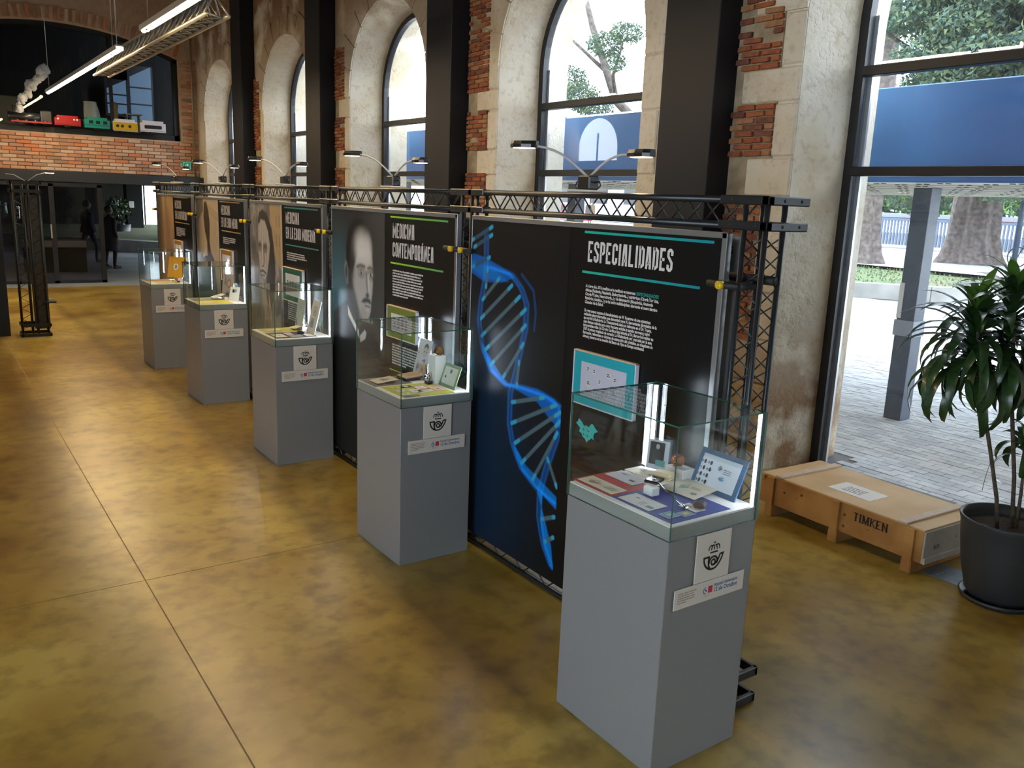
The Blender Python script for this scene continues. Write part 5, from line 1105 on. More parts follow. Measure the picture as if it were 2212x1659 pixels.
MB().bbox(-.018,-.022,0,.018,.022,.020,.003).build('base', m_black, T); MB().tube([(.008,0,.02),(.012,.0,.04),(.004,.0,.062)], .004, 8).build('arm', m_black, T); MB().tube([(-.010,0,.036),(.006,0,.074)], .0055, 10).build('barrel', mat('chrome', (.6,.6,.62), .2, 1), T)
MB().box(-.016,-.01,.031,.006,.01,.034).build('stage', m_black, T)
stand(4,.160,-.135,.195,.150,20,'framed_sheet','green bordered sheet leaning in the second showcase','picture frame',mat('border_green',(.22,.32,.18),.5),th=.006,border=(.020,mat('sheet_mint',(.60,.66,.62),.5)),prints=((.045,.055,.060,.075,m_ink,'sketch'),(.085,.085,.115,.125,m_pgrey,'sketch'),(.09,.095,.11,.115,m_pgrey,'box')))
# third case
flat(3,-.195,.07,.14,.285,'map_sheet','yellow map sheet at the back of the third showcase','map',mat('map_yellow',(.48,.44,.10),.6),th=.0012,prints=((-.15,-.06,-.02,.09,mat('map_green',(.30,.36,.18),.6),'sketch'),(-.1,-.09,.02,.03,m_pbrown,'sketch'),(-.12,-.02,.0,.05,m_cream,'box')))
flat(3,-.208,-.245,.135,.045,'paper_mat','dark violet paper mat in the third showcase','mat',mat('mat_violet',(.035,.03,.06),.6),th=.0012)
flat(3,.062,.10,.190,.205,'booklet','cream folded leaflet tilted in the third showcase','booklet',m_cream,.028,tilt=-.18,prints=((-.02,-.02,.04,.03,mat('print_rose',(.55,.36,.28),.6),'sketch'),))
for k,(x0,y0,x1,y1,nm) in enumerate(((-.072,-.112,-.015,.0,'pinkish card on the dark mat, third showcase'),(.056,-.228,.118,-.112,'beige card at the right of the dark mat, third showcase'),(-.19,-.20,-.10,-.04,'long cream card at the left of the dark mat, third showcase'),(-.08,-.235,.03,-.135,'grey card at the near edge of the dark mat, third showcase'))):
    flat(3,x0,y0,x1,y1,'postcard',nm,'card',(mat('pinkish',(.62,.52,.52),.6),m_cream,m_cream,mat('greycard',(.30,.32,.34),.6))[k],Z1,prints=((-.015,-.03,.015,.03,m_pgrey,'sketch'),))
o = MB().tube([(0,0,0),(0,0,.014)], .030, 24).tube([(0,0,.014),(0,0,.020)], .022, 24).build('lens_box', m_black); o.location = at(3,.060,-.055,.003); tag(o, 'round black lens box on the dark mat', 'lens')
stand(3,.130,.175,.175,.262,8,'print_sheet','tall pale green sheet with a small dark figure, third showcase','print',mat('pale_green',(.50,.54,.48),.6),th=.003,prints=((.02,.03,.045,.10,m_ink,'sketch'),(.02,.02,.04,.08,m_pgrey,'ell'),(.06,.17,.11,.20,mat('faint_blue',(.42,.47,.50),.6),'box'),(.14,.14,.15,.15,m_pgrey,'box'),(.02,.21,.16,.235,MATS['faint_blue'],'rows')))
stand(3,.125,-.105,.170,.285,14,'framed_sheet','tall white frame with two small stamps, third showcase','picture frame',mat('ivory',(.66,.62,.56),.5),th=.008,prints=((.055,.155,.125,.235,mat('stamp_frame',(.40,.32,.30),.6),'box'),(.062,.162,.118,.228,mat('stamp_in',(.58,.52,.48),.6),'box'),(.07,.17,.11,.22,m_pgrey,'sketch'),(.045,.055,.115,.135,MATS['stamp_frame'],'box'),(.052,.062,.108,.128,mat('stamp_in2',(.32,.36,.44),.6),'box'),(.06,.07,.10,.12,m_pgrey,'sketch')))
stand(3,.195,-.03,.15,.30,10,'acrylic_frame','clear acrylic sheet behind the white frame','frame',m_acryl,th=.004,prop=False)
# fourth case
flat(2,-.225,-.275,.115,.02,'paper_mat','bright yellow paper mat in the fourth showcase','mat',mat('mat_yellow',(.68,.56,.08),.6),th=.0012,prints=((-.05,-.1,.1,.02,m_ochre,'sketch'),(-.1,-.02,.0,.05,m_cream,'box')))
flat(2,-.21,.03,.10,.26,'map_sheet','greenish map sheet at the back of the fourth showcase','map',mat('map_olive',(.22,.24,.14),.6),th=.0012,prints=((-.12,-.08,.05,.08,m_cream,'sketch'),))
flat(2,.0,.07,.13,.19,'booklet','cream booklet propped up in the fourth showcase','booklet',m_cream,.034,tilt=-.25,th=.004,prints=((-.03,-.03,.03,.03,m_pbrown,'rows'),))
stand(2,.150,.095,.150,.270,8,'print_sheet','tall brownish portrait card in the fourth showcase','print',mat('print_taupe',(.40,.34,.31),.6),th=.005,rz=.55,prints=((.06,.12,.12,.22,m_pbrown,'ell'),(.07,.14,.11,.20,m_sepia,'ell'),(.03,.02,.13,.10,m_ink,'sketch'),(.02,.10,.06,.25,m_pgrey,'sketch')))
stand(2,.170,-.075,.125,.150,14,'postcard','small white card with dark text leaning in the fourth showcase','card',m_white,th=.003,rz=.6,prints=((.03,.085,.09,.125,m_ink,'rows'),(.035,.09,.06,.12,m_ink,'box')))
cube(2,.13,.06,.05,.08,.022,'display_cube','low white block before the brownish portrait card','cube')
# farthest case
flat(1,-.21,.03,.09,.28,'paper_mat','brownish paper sheet at the back of the farthest showcase','mat',mat('mat_rust',(.34,.16,.07),.6),th=.0012)
flat(1,-.14,-.26,.13,.02,'map_sheet','yellow paper sheet in the farthest showcase','map',mat('map_cream',(.62,.52,.22),.6),th=.0012,prints=((-.05,-.1,.05,.0,m_ink,'sketch'),(.06,-.11,.11,-.06,m_ink,'box')))
cube(1,.155,.0,.06,.16,.045,'display_cube','pinkish block under the orange framed oval print','cube',mat('pinkish_block',(.52,.34,.30),.6))
stand(1,.115,.02,.200,.265,16,'framed_sheet','orange framed oval print in the farthest showcase','picture frame',mat('frame_orange',(.56,.27,.012),.5),th=.012,z=.046,rz=.85,prints=((.072,.098,.135,.178,m_white,'ell'),(.084,.108,.123,.166,mat('oval_grey',(.22,.21,.22),.6),'ell'),(.09,.12,.115,.155,m_pgrey,'sketch')))
cube(1,.08,-.08,.03,.06,.025,'small_box','tiny yellow and black box in the farthest showcase','box',mat('box_yellow',(.5,.42,.05),.5))
MB_ = MB().bbox(-.015,-.02,0,.015,.02,.018,.004).build('small_box', m_ink); MB_.location = at(1,.12,-.15,.003); tag(MB_, 'tiny black box at the right of the farthest showcase', 'box')

# ================================================================== CRATE, PLANT, FLOOR PLATE
m_ply = mat('plywood', (.56,.35,.15), .6, noise=(2.5,(.66,.46,.24),8,.35,.65)); nt = m_ply.node_tree
m_plyf = mat('plywood_front', (.33,.145,.034), .6, noise=(3.2,(.52,.28,.085),9,.35,.65), bump=(20,.15))
m_lath = mat('pale_batten', (.56,.42,.30), .7, noise=(9,(.64,.52,.40),6,.35,.65)); m_endg = mat('grey_wood_end', (.42,.38,.32), .7, noise=(6,(.52,.47,.40),6,.4,.6))
CT = empty('wooden_crate', (4.975, 2.555, 0), math.radians(-2.2)); tag(CT, 'low wooden shipping crate marked TIMKEN on the floor by the window', 'crate')
L, Wd, Hh = 1.29, .655, .305
MB().bbox(.012,.015,.085,Wd-.012,L-.015,Hh-.012,.003).build('body', m_plyf, CT)
MB().bbox(0,0,Hh-.012,Wd,L,Hh,.002).build('lid', m_ply, CT)
sp = MB().bbox(0,.0,.085,.012,L,Hh-.012,.002).build('side_panel', m_plyf, CT)
MB().bbox(Wd-.012,.0,.085,Wd,L,Hh-.012,.002).build('side_panel', m_plyf, CT)
MB().bbox(0,-.010,.085,Wd,.008,Hh-.012,.002).build('end_panel', m_endg, CT); MB().bbox(0,L-.008,.085,Wd,L+.008,Hh-.012,.002).build('end_panel', m_plyf, CT)
for y in (.055, .605, 1.165):
    MB().bbox(-.020,y-(.0),0,.0,y+.062,Hh-.012,.003).build('batten', m_plyf, CT); MB().bbox(-.018,y-.005,0,Wd,y+.067,.083,.003).build('skid', m_plyf, CT)
for y in (.115, 1.10): MB().bbox(-.012,y,Hh,Wd+.01,y+.062,Hh+.014,.002).build('lid_batten', m_lath, CT)
MB().bbox(.0,-.024,.085,Wd,-.010,.125,.002).build('end_batten', m_endg, CT)
MB().bbox(-.014,L-.03,Hh-.04,.0,L,Hh-.01,.002).build('corner_block', m_plyf, CT)
pz = MB().box(.155,.50,Hh+.0005,.375,.84,Hh+.002).build('paper_note', m_white, CT)
for k, (t, c) in enumerate((('SE RUEGA',.0),('NO TOCAR NI',.0),('SENTARSE EN',.0),('LA CAJA',.0))):
    q = MB(); word_rows(q, 0, 0, [.15,], 1, .014, lambda a,b2,k=k: (.215+k*.030-b2*1.0, .76-a, Hh+.0025), k); q.build('print', m_pgrey, pz, fix=False)
# lettering, serif capitals
q = MB(); x0 = 0; hh = .060
def serif(q, ch, x, z, h, mp):
    st_ = {'T':[[(.3,0),(.3,1)],[(0,.96),(.6,.96)]],'I':[[(.15,0),(.15,1)]],'M':[[(.08,0),(.08,1)],[(.08,1),(.42,.08),(.76,1)],[(.76,0),(.76,1)]],'K':[[(.1,0),(.1,1)],[(.6,1),(.14,.42)],[(.26,.55),(.64,0)]],
          'E':[[(.1,0),(.1,1)],[(.0,.96),(.55,.96)],[(.1,.5),(.42,.5)],[(.0,.04),(.58,.04)]],'N':[[(.1,0),(.1,1)],[(.1,1),(.62,0)],[(.62,0),(.62,1)]]}[ch]
    for pl in st_: ribbon(q, [(x+a*h, z+b2*h) for a, b2 in pl], h*(.21 if abs(pl[0][0]-pl[1][0]) < .2 or len(pl) > 2 else .12), mp=mp)
    for (a, b2) in {'T':[(.3,0)],'I':[(.15,0),(.15,1)],'M':[(.08,0),(.76,0),(.02,1),(.80,1)],'K':[(.1,0),(.1,1),(.62,1),(.66,0)],'E':[],'N':[(.1,0),(.05,1),(.62,1)]}[ch]:
        ribbon(q, [(x+(a-.16)*h, z+b2*h*.96+h*.02), (x+(a+.16)*h, z+b2*h*.96+h*.02)], h*.085, mp=mp)
mps = lambda a, b2: (-.0012, -a, b2)
xx = -.500
for ch, wd in zip('TIMKEN', (.72,.42,.98,.78,.74,.80)): serif(q, ch, xx, .200, .056, mps); xx += wd*.054+.003
q.build('lettering', m_ink, sp, fix=False)
def sdt(t, y, z, sz): font_text('lettering', t, sz, m_ink, sp, mface((-.0013, y, z), (0,-1,0), (0,0,1)), sx=.9)
for y_, z_ in ((.57,.215),(.57,.135),(.93,.235),(1.08,.21)): MB().tube([(-.0012,y_,z_),(.002,y_,z_)], .011, 12).build('knot', mat('knot', (.20,.085,.025), .7), sp)
sdt('L14', .40, .165, .020); sdt('L13', .98, .195, .020)
font_text('lettering', 'BOX', .038, m_ink, CT, mface((.10,-.0112,.165), (1,0,0), (0,0,1)), sx=.8, off=.001, shear=.2)
font_text('lettering', '12', .034, m_ink, CT, mface((.33,-.0112,.200), (1,0,0), (0,0,1)), sx=.8)
pl = MB().box(5.06,2.27,.0005,5.30,2.62,.004); PLT = pl.build('floor_plate', mat('tread_steel', (.28,.33,.37), .4, .7)); tag(PLT, 'small tread steel plate on the floor between crate and plant pot', 'plate')
q = MB()
for a in range(8):
    for b2 in range(11):
        x = 5.078+.028*a; y = 2.288+.031*b2; sg = 1 if (a+b2) % 2 else -1; q.add([(x-.009,y-.009*sg,.004),(x+.001,y-.001*sg+.003,.006),(x+.009,y+.009*sg,.004),(x-.001,y+.001*sg-.003,.006)], [(0,1,2,3)])
o = q.build('tread', MATS['tread_steel'], PLT, fix=False); o['kind'] = 'stuff'
# pot and dracaena
PT = empty('plant_pot', (5.10, 2.135, 0)); tag(PT, 'large matt black round plant pot on the floor', 'pot')
m_pot = mat('pot_black', (.022,.025,.028), .5, bump=(60,.1))
MB().lathe([(0,.02),(.165,.02),(.185,.05),(.222,.20),(.246,.36),(.258,.47),(.268,.498),(.266,.508),(.256,.506),(.245,.47),(.236,.42),(0,.42)], n=48).build('pot', m_pot, PT)
MB().lathe([(0,0),(.20,0),(.215,.028),(.205,.032),(.19,.012),(0,.012)], n=40).build('saucer', m_pot, PT)
MB().lathe([(0,.445),(.12,.45),(.24,.44),(.24,.42),(0,.42)], n=30).build('soil', mat('soil', (.03,.02,.013), .95, bump=(40,1)), PT)
PL = empty('potted_dracaena', (5.10, 2.135, .44)); tag(PL, 'tall dracaena with long drooping dark green leaves in the black pot', 'plant')
m_lf = [mat('leaf_dark', (.012,.040,.012), .35, noise=(30,(.03,.075,.02),4,.4,.6), coat=.2), mat('leaf_mid', (.03,.085,.018), .35, noise=(30,(.015,.05,.012),4,.4,.6), coat=.2), mat('leaf_lime', (.09,.20,.03), .4)]
def leaf_mesh(L, w_, droop, up, k, tw=0.0, n=9):
    vs = []; fs = []; x = z = 0; ang = up
    for i in range(n+1):
        t = i/n; ww = w_*(math.sin(PI*min(1,t*.93+.06))**.75)*(1 if t < .85 else (1-t)/.15+.02)
        tx, tz = -math.sin(ang), math.cos(ang); fold = ww*.28
        vs += [(x+tx*fold, ww, z+tz*fold), (x, 0, z), (x+tx*fold, -ww, z+tz*fold)]
        x += math.cos(ang)*L/n; z += math.sin(ang)*L/n; ang -= droop/n*(1+.8*t)
    for i in range(n):
        a = 3*i; fs += [(a,a+1,a+4,a+3),(a+1,a+2,a+5,a+4)]
    me = bpy.data.meshes.new('leaf'); me.from_pydata(vs, [], fs); me.materials.append(m_lf[k]); me.polygons.foreach_set('use_smooth', [True]*len(fs)); me.update(); return me
LM = {}
rp = random.Random(11)
def head(c, n, spread=1.0, Lm=.40, top=6, zr=.26):
    for k in range(n):
        f = k/max(1,n-1); t_ = 1-f                          # f=0 top leaves stand up, f=1 low leaves droop
        up = 1.35-1.25*f+rp.uniform(-.2,.2); dr = .7+1.9*f+rp.uniform(-.2,.3); L_ = Lm*(.55+.55*min(1,f*1.6))*rp.uniform(.85,1.15)
        key = (round(up*3)/3, round(dr*3)/3, round(L_*12)/12, 2 if f < .12 else (1 if rp.random() < .35 else 0))
        if key not in LM: LM[key] = leaf_mesh(key[2], .030, key[1], key[0], key[3])
        o = link('leaf', LM[key], None, PL); a = k*2.39996+rp.uniform(-.25,.25)
        o.location = (c[0]+rp.uniform(-.01,.01), c[1]+rp.uniform(-.01,.01), c[2]-zr*f+rp.uniform(-.01,.01)); o.rotation_euler = (rp.uniform(-.25,.25), 0, a)
O5 = Vector((5.10,2.135,.44))
def rel(p): return tuple(Vector(p)-O5)
m_cane = mat('cane', (.10,.075,.045), .8, noise=(40,(.05,.04,.025),4,.4,.6))
for pts, r in (([(5.03,2.17,.44),(5.03,2.20,.62),(5.02,2.27,.88),(5.00,2.34,1.14),(5.01,2.41,1.40),(5.02,2.47,1.66)],[.012,.012,.011,.012,.013,.007]),
               ([(5.12,2.13,.44),(5.11,2.16,.75),(5.14,2.25,1.15),(5.19,2.32,1.5),(5.22,2.37,1.80)],[.013,.012,.012,.012,.007]),
               ([(5.15,2.12,.44),(5.16,2.13,.65),(5.19,2.16,.93)],[.011,.010,.006])):
    MB().tube([rel(p) for p in pts], r, 8).build('cane', m_cane, PL)
head(rel((5.02,2.475,1.68)), 84, Lm=.48, zr=.42); head(rel((5.215,2.37,1.82)), 84, Lm=.47, zr=.50); head(rel((5.19,2.165,.97)), 16, Lm=.26, zr=.10); head(rel((5.30,2.28,1.30)), 16, Lm=.3, zr=.1)
MB().tube([rel((5.02,2.26,.86)),rel((4.99,2.25,.83)),rel((4.96,2.25,.74)),rel((4.97,2.26,.66))], .0015, 5).build('tie', m_ink, PL)

# ================================================================== LEFT DISPLAY STAND BY THE PILLAR
LS = empty('display_stand', (1.15, 14.0, 0)); tag(LS, 'dark truss display stand seen edge on beside the tall dark display wall', 'display stand')
m_trd = mat('truss_dark', (.018,.019,.020), .3, .3)
q = MB()
for x in (.0,.13,.20,.33):
    for y in (0,.11): q.tube([(x,y,.03),(x,y,2.2)], .013, 8)
q.build('post', m_trd, LS)
q = MB(); zig(q, (0,0,.1),(0,0,2.1),(.13,0,.1),(.13,0,2.1), 13, .004); zig(q, (.2,0,.1),(.2,0,2.1),(.33,0,.1),(.33,0,2.1), 13, .004); o = q.build('lacing', m_trd, LS); o['kind'] = 'stuff'
for z in (.03,.17,2.07,2.19):
    q = MB(); ring(q, -.03,-.12,.36,.22,z-.022,z+.022); q.build('coupling', m_trd, LS)
MB().bbox(.16,.02,.10,.36,.05,2.02,.003).build('panel', mat('panel_brown', (.028,.024,.016), .35), LS); MB().bbox(.30,-.06,.48,.45,.2,.505,.004).build('ledge', m_trd, LS)
MB().tube([(.2,.05,2.2),(.05,.05,2.29),(-.05,.05,2.30)], .006, 6).tube([(.2,.05,2.2),(.33,.05,2.30),(.46,.05,2.345)], .006, 6).build('lamp_arm', m_cable, LS)
MB().bbox(.44,.0,2.335,.56,.1,2.36,.008).build('lamp_head', m_black, LS); MB().box(.45,.01,2.330,.55,.09,2.335).build('lamp_glow', m_lampglow, LS)

# ================================================================== GALLERY EXHIBITS
def rbox(x0, x1, z0, z1, r, y0, y1, m, name, parent):
    bm = bmesh.new(); bmesh.ops.create_cube(bm, size=1)
    for v in bm.verts: v.co = Vector(((x0+x1)/2+v.co.x*(x1-x0), (y0+y1)/2+v.co.y*(y1-y0), (z0+z1)/2+v.co.z*(z1-z0)))
    ed = [e for e in bm.edges if abs((e.verts[0].co-e.verts[1].co).normalized().y) > .9 and (e.verts[0].co.z > (z0+z1)/2 or r < .02)]
    bmesh.ops.bevel(bm, geom=ed, offset=r, segments=4, affect='EDGES'); me = bpy.data.meshes.new(name); bm.to_mesh(me); bm.free(); return link(name, me, m, parent)
YS = 21.86
GC = [((2.73,3.25,3.45,3.66),(.42,.012,.02),'red toy carriage with headlights on the gallery sill'),((3.33,3.85,3.44,3.67),(.015,.34,.27),'teal toy carriage with three dark windows on the gallery sill'),((3.92,4.44,3.44,3.68),(.70,.46,.01),'yellow and white toy carriage with round windows on the gallery sill'),((4.50,5.06,3.44,3.69),(.66,.66,.74),'white toy carriage with one long dark window on the gallery sill')]
for k, ((x0,x1,z0,z1), c, lab) in enumerate(GC):
    T = empty('toy_carriage', ((x0+x1)/2, YS, z0)); tag(T, lab, 'toy carriage'); w_ = (x1-x0)/2; h_ = z1-z0; m_ = mat('carriage_%d' % k, tuple(v*.75 for v in c), .3)
    wh = mat('carriage_white', (.62,.62,.70), .3)
    rbox(-w_,w_,0,h_,.05,-.10,.10, wh if k > 1 else m_, 'body', T)
    if k == 0:
        for a in (-.19,.13,.19): MB().tube([(a,-.104,.13),(a,-.10,.13)], .022, 14).build('headlight', mat('lens', (.7,.6,.5), .3), T)
        MB().bbox(-w_+.02,-.108,.02,w_-.02,-.10,.05,.002).build('skirt', mat('red_dark', (.25,.01,.012), .4), T)
    if k == 1:
        for a in (-.17,-.03,.12): MB().bbox(a,-.106,.09,a+.085,-.10,.16,.003).build('window', m_frame, T)
        MB().box(-w_,-.106,.045,w_,-.10,.07).build('stripe', mat('teal_dark', (.01,.12,.20), .4), T)
    if k == 2:
        MB().box(-w_+.005,-.106,.0,w_-.005,-.10,.165).build('panel', m_, T); MB().box(-w_,-.108,-.03,w_,-.09,.0).build('skirt', mat('grey_skirt', (.3,.3,.3), .5), T)
        for a in (-.17,-.07,.09): MB().tube([(a,-.110,.085),(a,-.105,.085)], .034, 16).build('window', m_ink, T)
    if k == 3: rbox(-.19,.19,.07,.15,.01,-.108,-.10, m_frame, 'window', T); MB().box(-w_+.01,-.106,.02,w_-.01,-.10,.03).build('seam', m_pgrey, T)
    MB().bbox(-.06,-.06,-.035,.06,.06,0,.01).build('foot', m_black, T)
LO = empty('toy_locomotive', (2.35, YS+.05, 3.45)); tag(LO, 'black toy steam locomotive with red strip at the left of the gallery', 'toy locomotive')
MB().tube([(-.5,0,.12),(.15,0,.12)], .10, 18).build('boiler', m_black, LO); MB().bbox(.12,-.11,.0,.34,.11,.28,.02).build('cab', m_black, LO); MB().bbox(-.45,-.12,-.0,.33,-.10,.04,.004).build('running_board', mat('carriage_0', (.30,.010,.015), .3), LO)
MB().lathe([(.03,0),(.03,.12),(.05,.15)], (-.38,0,.2), 14).build('chimney', m_black, LO)
for a in (-.35,-.18,0,.2): MB().tube([(a,-.115,.02),(a,-.10,.02)], .055, 16).build('wheel', m_black, LO)
q = MB()
for t in [k/70 for k in range(71)]:
    x = 2.03+.62*t**1.25+.03*math.sin(t*17); z = 3.62+1.02*t; q.blob((x+random.uniform(-.05,.05), YS+.05+random.uniform(-.03,.03), z), .035+.05*t+.015*math.sin(t*23), sc=(1,.8,1.1), jit=.3)
o = q.build('smoke_plume', mat('cotton_white', (.50,.54,.60), .9)); tag(o, 'white cotton smoke plume rising over the toy locomotive', 'smoke plume'); o['kind'] = 'thing'
q = MB(); vs = []; n = 22
for j in range(6):
    for k in range(n):
        a = 2*PI*k/n; r_ = (.13+.03*j/5)*(1+.16*math.sin(a*6+j*.5)); vs.append((3.62+r_*math.cos(a)+.008*j, 22.75+r_*math.sin(a), 4.08-.085*j))
q.add(vs, [(j*n+k, j*n+(k+1)%n, (j+1)*n+(k+1)%n, (j+1)*n+k) for j in range(5) for k in range(n)]+[tuple(range(n))]); o = q.build('draped_cloth', mat('cloth_white', (.48,.50,.46), .9)); tag(o, 'white draped cloth standing behind the teal toy carriage', 'cloth')
MB().bbox(3.45,22.6,3.24,3.8,22.95,3.66,.01).build('cloth_stand', m_void).parent = o
o = MB().lathe([(0,0),(.07,.0),(.10,.12),(.075,.22),(.10,.33),(.06,.40),(0,.42)], (4.16,22.9,3.72), 18).bbox(4.1,22.84,3.24,4.22,22.96,3.75,.01).build('torso_form', mat('tan_form', (.24,.15,.06), .7)); tag(o, 'small tan torso form on a stand behind the yellow toy carriage', 'mannequin')
o = MB().bbox(4.38,22.75,3.86,4.76,23.1,3.89,.004).bbox(4.42,22.8,3.24,4.44,23.05,3.86,.002).bbox(4.70,22.8,3.24,4.72,23.05,3.86,.002).build('display_table', mat('table_white', (.30,.32,.28), .6)); tag(o, 'small white topped display table in the gallery', 'table')
o = MB().bbox(.9,22.65,3.25,2.25,23.6,4.05,.02).build('pale_partition', mat('pale_box', (.12,.11,.085), .8)); tag(o, 'pale boxy partition behind the toy locomotive', 'partition')

# ================================================================== PEOPLE IN THE LOBBY
def person(x, y, h, label, mats, stride, rz, coat=False):
    T = empty('person', (x,y,0), rz); tag(T, label, 'person'); s = h/1.75
    J = [(0,0,.95),(0,0,1.15),(0,.0,1.40),(0,.01,1.50),(0,.02,1.56),
         (.10,0,.92),(.11,stride*.5,.50),(.11,stride*.55-.06,.09),(.11,stride*.55+.10,.03),
         (-.10,0,.92),(-.11,-stride*.35,.50),(-.11,-stride*.9,.12),(-.11,-stride*.9+.14,.04),
         (.19,0,1.40),(.23,-.04,1.13),(.24,.04,.88),(-.19,0,1.40),(-.23,.05,1.13),(-.23,.14,.90)]
    E_ = [(0,1),(1,2),(2,3),(3,4),(0,5),(5,6),(6,7),(7,8),(0,9),(9,10),(10,11),(11,12),(2,13),(13,14),(14,15),(2,16),(16,17),(17,18)]
    rad = [.15,.14,.16,.06,.055,.10,.065,.045,.04,.10,.065,.045,.04,.07,.05,.038,.07,.05,.038]
    me = bpy.data.meshes.new('body'); me.from_pydata([tuple(c*s for c in j) for j in J], E_, []); o = link('body', me, mats[0], T)
    bpy.context.view_layer.objects.active = o; sk = o.modifiers.new('skin', 'SKIN'); layer = me.skin_vertices[0].data if me.skin_vertices else None
    if layer is None:
        bm = bmesh.new(); bm.from_mesh(me); bm.verts.layers.skin.verify(); bm.to_mesh(me); bm.free(); layer = me.skin_vertices[0].data
    for i_, r_ in enumerate(rad): layer[i_].radius = (r_*s*(1.1 if i_ < 3 else 1), r_*s*(.75 if i_ < 3 else 1)); layer[i_].use_root = i_ == 0
    sb = o.modifiers.new('sub', 'SUBSURF'); sb.levels = sb.render_levels = 2
    hd = MB().blob((0,.02*s,1.645*s), .105*s, sub=2, sc=(.82,.95,1.12), jit=.0).blob((0,.125*s,1.63*s), .018*s, jit=0).blob((.088*s,.02*s,1.64*s),.022*s, sc=(.4,.8,1.2), jit=0).blob((-.088*s,.02*s,1.64*s),.022*s, sc=(.4,.8,1.2), jit=0)
    hd.build('head', mats[1], T); MB().blob((0,-.012*s,1.69*s), .112*s, sub=2, sc=(.9,.98,1.0), jit=.02).build('hair', mats[2], T)
    for sx_, jy, jz in ((.24,.06,.84),(-.23,.16,.86)):
        q = MB(); q.blob((sx_*s,jy*s,jz*s), .038*s, sc=(.5,.9,1.1), jit=0)
        for f in range(4): q.tube([(sx_*s,(jy-.022+.015*f)*s,(jz-.03)*s),(sx_*s,(jy-.018+.016*f)*s,(jz-.075)*s),(sx_*.97*s,(jy-.010+.016*f)*s,(jz-.10+.004*abs(f-1.5))*s)], .0085*s, 6)
        q.tube([(sx_*s,(jy+.03)*s,jz*s),(sx_*.96*s,(jy+.05)*s,(jz-.04)*s)], .010*s, 6); q.build('hand', mats[1], T)
    q = MB(); hem = .52 if coat else .86
    prof = [(.215,hem),(.205,hem+.14),(.185,1.02),(.175,1.15),(.195,1.32),(.165,1.42),(.075,1.49)]
    q.lathe([(r_*s, z*s) for r_, z in prof], n=28, wob=lambda a, z: (1.08 if abs(math.cos(a)) > .7 else .86)); q.build('coat', mats[3], T)
    for a, b2 in ((.11,stride*.55+.03),(-.11,-stride*.9+.06)): MB().bbox((a-.045)*s,(b2-.12)*s,0,(a+.045)*s,(b2+.14)*s,.075*s,.02).build('shoe', mats[2], T)
cl1 = mat('cloth_black', (.006,.006,.007), .9); cl2 = mat('jeans_dark', (.018,.030,.045), .9); sk_ = mat('skin', (.20,.11,.075), .6); ha = mat('hair_dark', (.010,.008,.006), .6)
person(4.05, 27.1, 1.70, 'person in a black jacket and dark trousers walking behind the glass screen', (cl2,sk_,ha,cl1), .38, math.radians(-70))
person(4.24, 24.9, 1.62, 'person in a long dark coat standing at the edge of the glass screen', (cl1,sk_,ha,mat('coat_navy',(.008,.011,.018),.9)), .12, math.radians(-60), True)
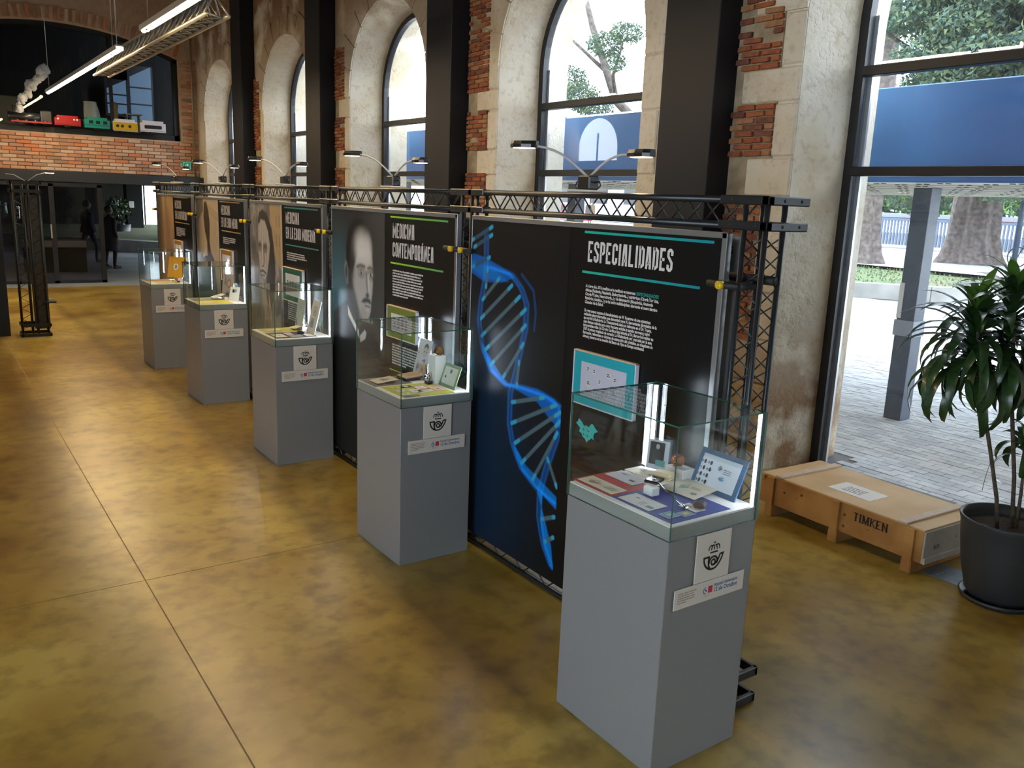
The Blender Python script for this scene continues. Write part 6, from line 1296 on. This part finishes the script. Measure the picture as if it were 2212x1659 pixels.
# lobby furniture and signs
o = MB().bbox(2.15,24.0,.0,3.52,24.5,.60,.01).bbox(2.15,23.98,.62,3.52,24.52,.79,.006).build('lobby_counter', [m_void]); o.data.materials.append(mat('counter_pale', (.40,.36,.28), .6))
for p in o.data.polygons:
    if p.center.z > .61: p.material_index = 1
tag(o, 'dark lobby counter with a pale top band behind the glass screen', 'counter')
PB = empty('planter', (6.55, 36.5, 0)); tag(PB, 'dark round planter with a plant in the lobby', 'planter'); MB().lathe([(0,0),(.35,0),(.45,.7),(.42,.7),(.38,.62),(0,.62)], n=28).build('pot', m_pot, PB)
q = MB(); foliage(q, (0,0,1.2), .5,.5,.6, 500, .05); q2 = q.build('foliage', m_lf[:2], PB, fix=False); q2['kind'] = 'stuff'
o = MB().bbox(2.62,26.0,1.15,2.80,26.05,1.50,.004).build('screen', m_black); tag(o, 'small glowing teal and white screen in the lobby darkness', 'screen')
q = MB(); q.box(2.64,25.99,1.38,2.75,26.0,1.46); c = q.build('glow', mat('glow_teal', (.1,.3,.3), .5, emit=((.25,.75,.75), .6)), o); q = MB(); q.box(2.715,25.99,1.22,2.75,26.0,1.34); q.build('glow', mat('glow_white', (.8,.8,.8), .5, emit=((.8,.95,1), 1.0)), o)
q = MB(); q.box(2.68,25.99,1.165,2.78,26.0,1.19); q.build('glow', mat('glow_green', (.1,.3,.1), .5, emit=((.15,.6,.2), .6)), o); MB().bbox(2.66,26.0,0,2.76,26.04,1.15,.004).build('stand', m_black, o)
o = MB().bbox(7.42,38.86,1.28,7.62,38.9,1.55,.01).build('notice', m_white); tag(o, 'small white notice on the black lobby pillar', 'sign')
EX = empty('exit_sign', (5.545, 21.93, 2.72)); tag(EX, 'green emergency exit sign on the far brick wall', 'sign')
MB().bbox(-.105,0,-.095,.105,.03,.095,.004).build('plate', mat('sign_green', (.0,.22,.14), .4, emit=((.0,.30,.18), .35)), EX)
q = MB(); wq = mat('sign_pale', (.5,.75,.65), .5, emit=((.5,.8,.7), .35)); y_ = -.002
for a, b2, c, d in ((-.085,-.078,.085,-.072),(-.085,.072,.085,.078),(-.085,-.078,-.079,.078),(.079,-.078,.085,.078),(-.005,-.05,.035,.045)): q.quad((a,y_,b2),(c,y_,b2),(c,y_,d),(a,y_,d))
ribbon(q, [(-.02,.02),(-.035,-.01),(-.05,-.045)], .012, mp=lambda a,b2: (a,y_-.001,b2)); q.build('pictogram', wq, EX, fix=False)
DC = empty('dome_camera', (5.60, 21.80, 2.30)); tag(DC, 'white round dome camera under the far beam', 'camera'); q = MB().lathe([(.095,0),(.11,.03),(.10,.06),(.07,.07)], n=28); q.build('ring', m_white, DC)
MB().lathe([(0,-.05),(.05,-.035),(.075,0),(.075,.02)], n=24).build('dome', m_black, DC)
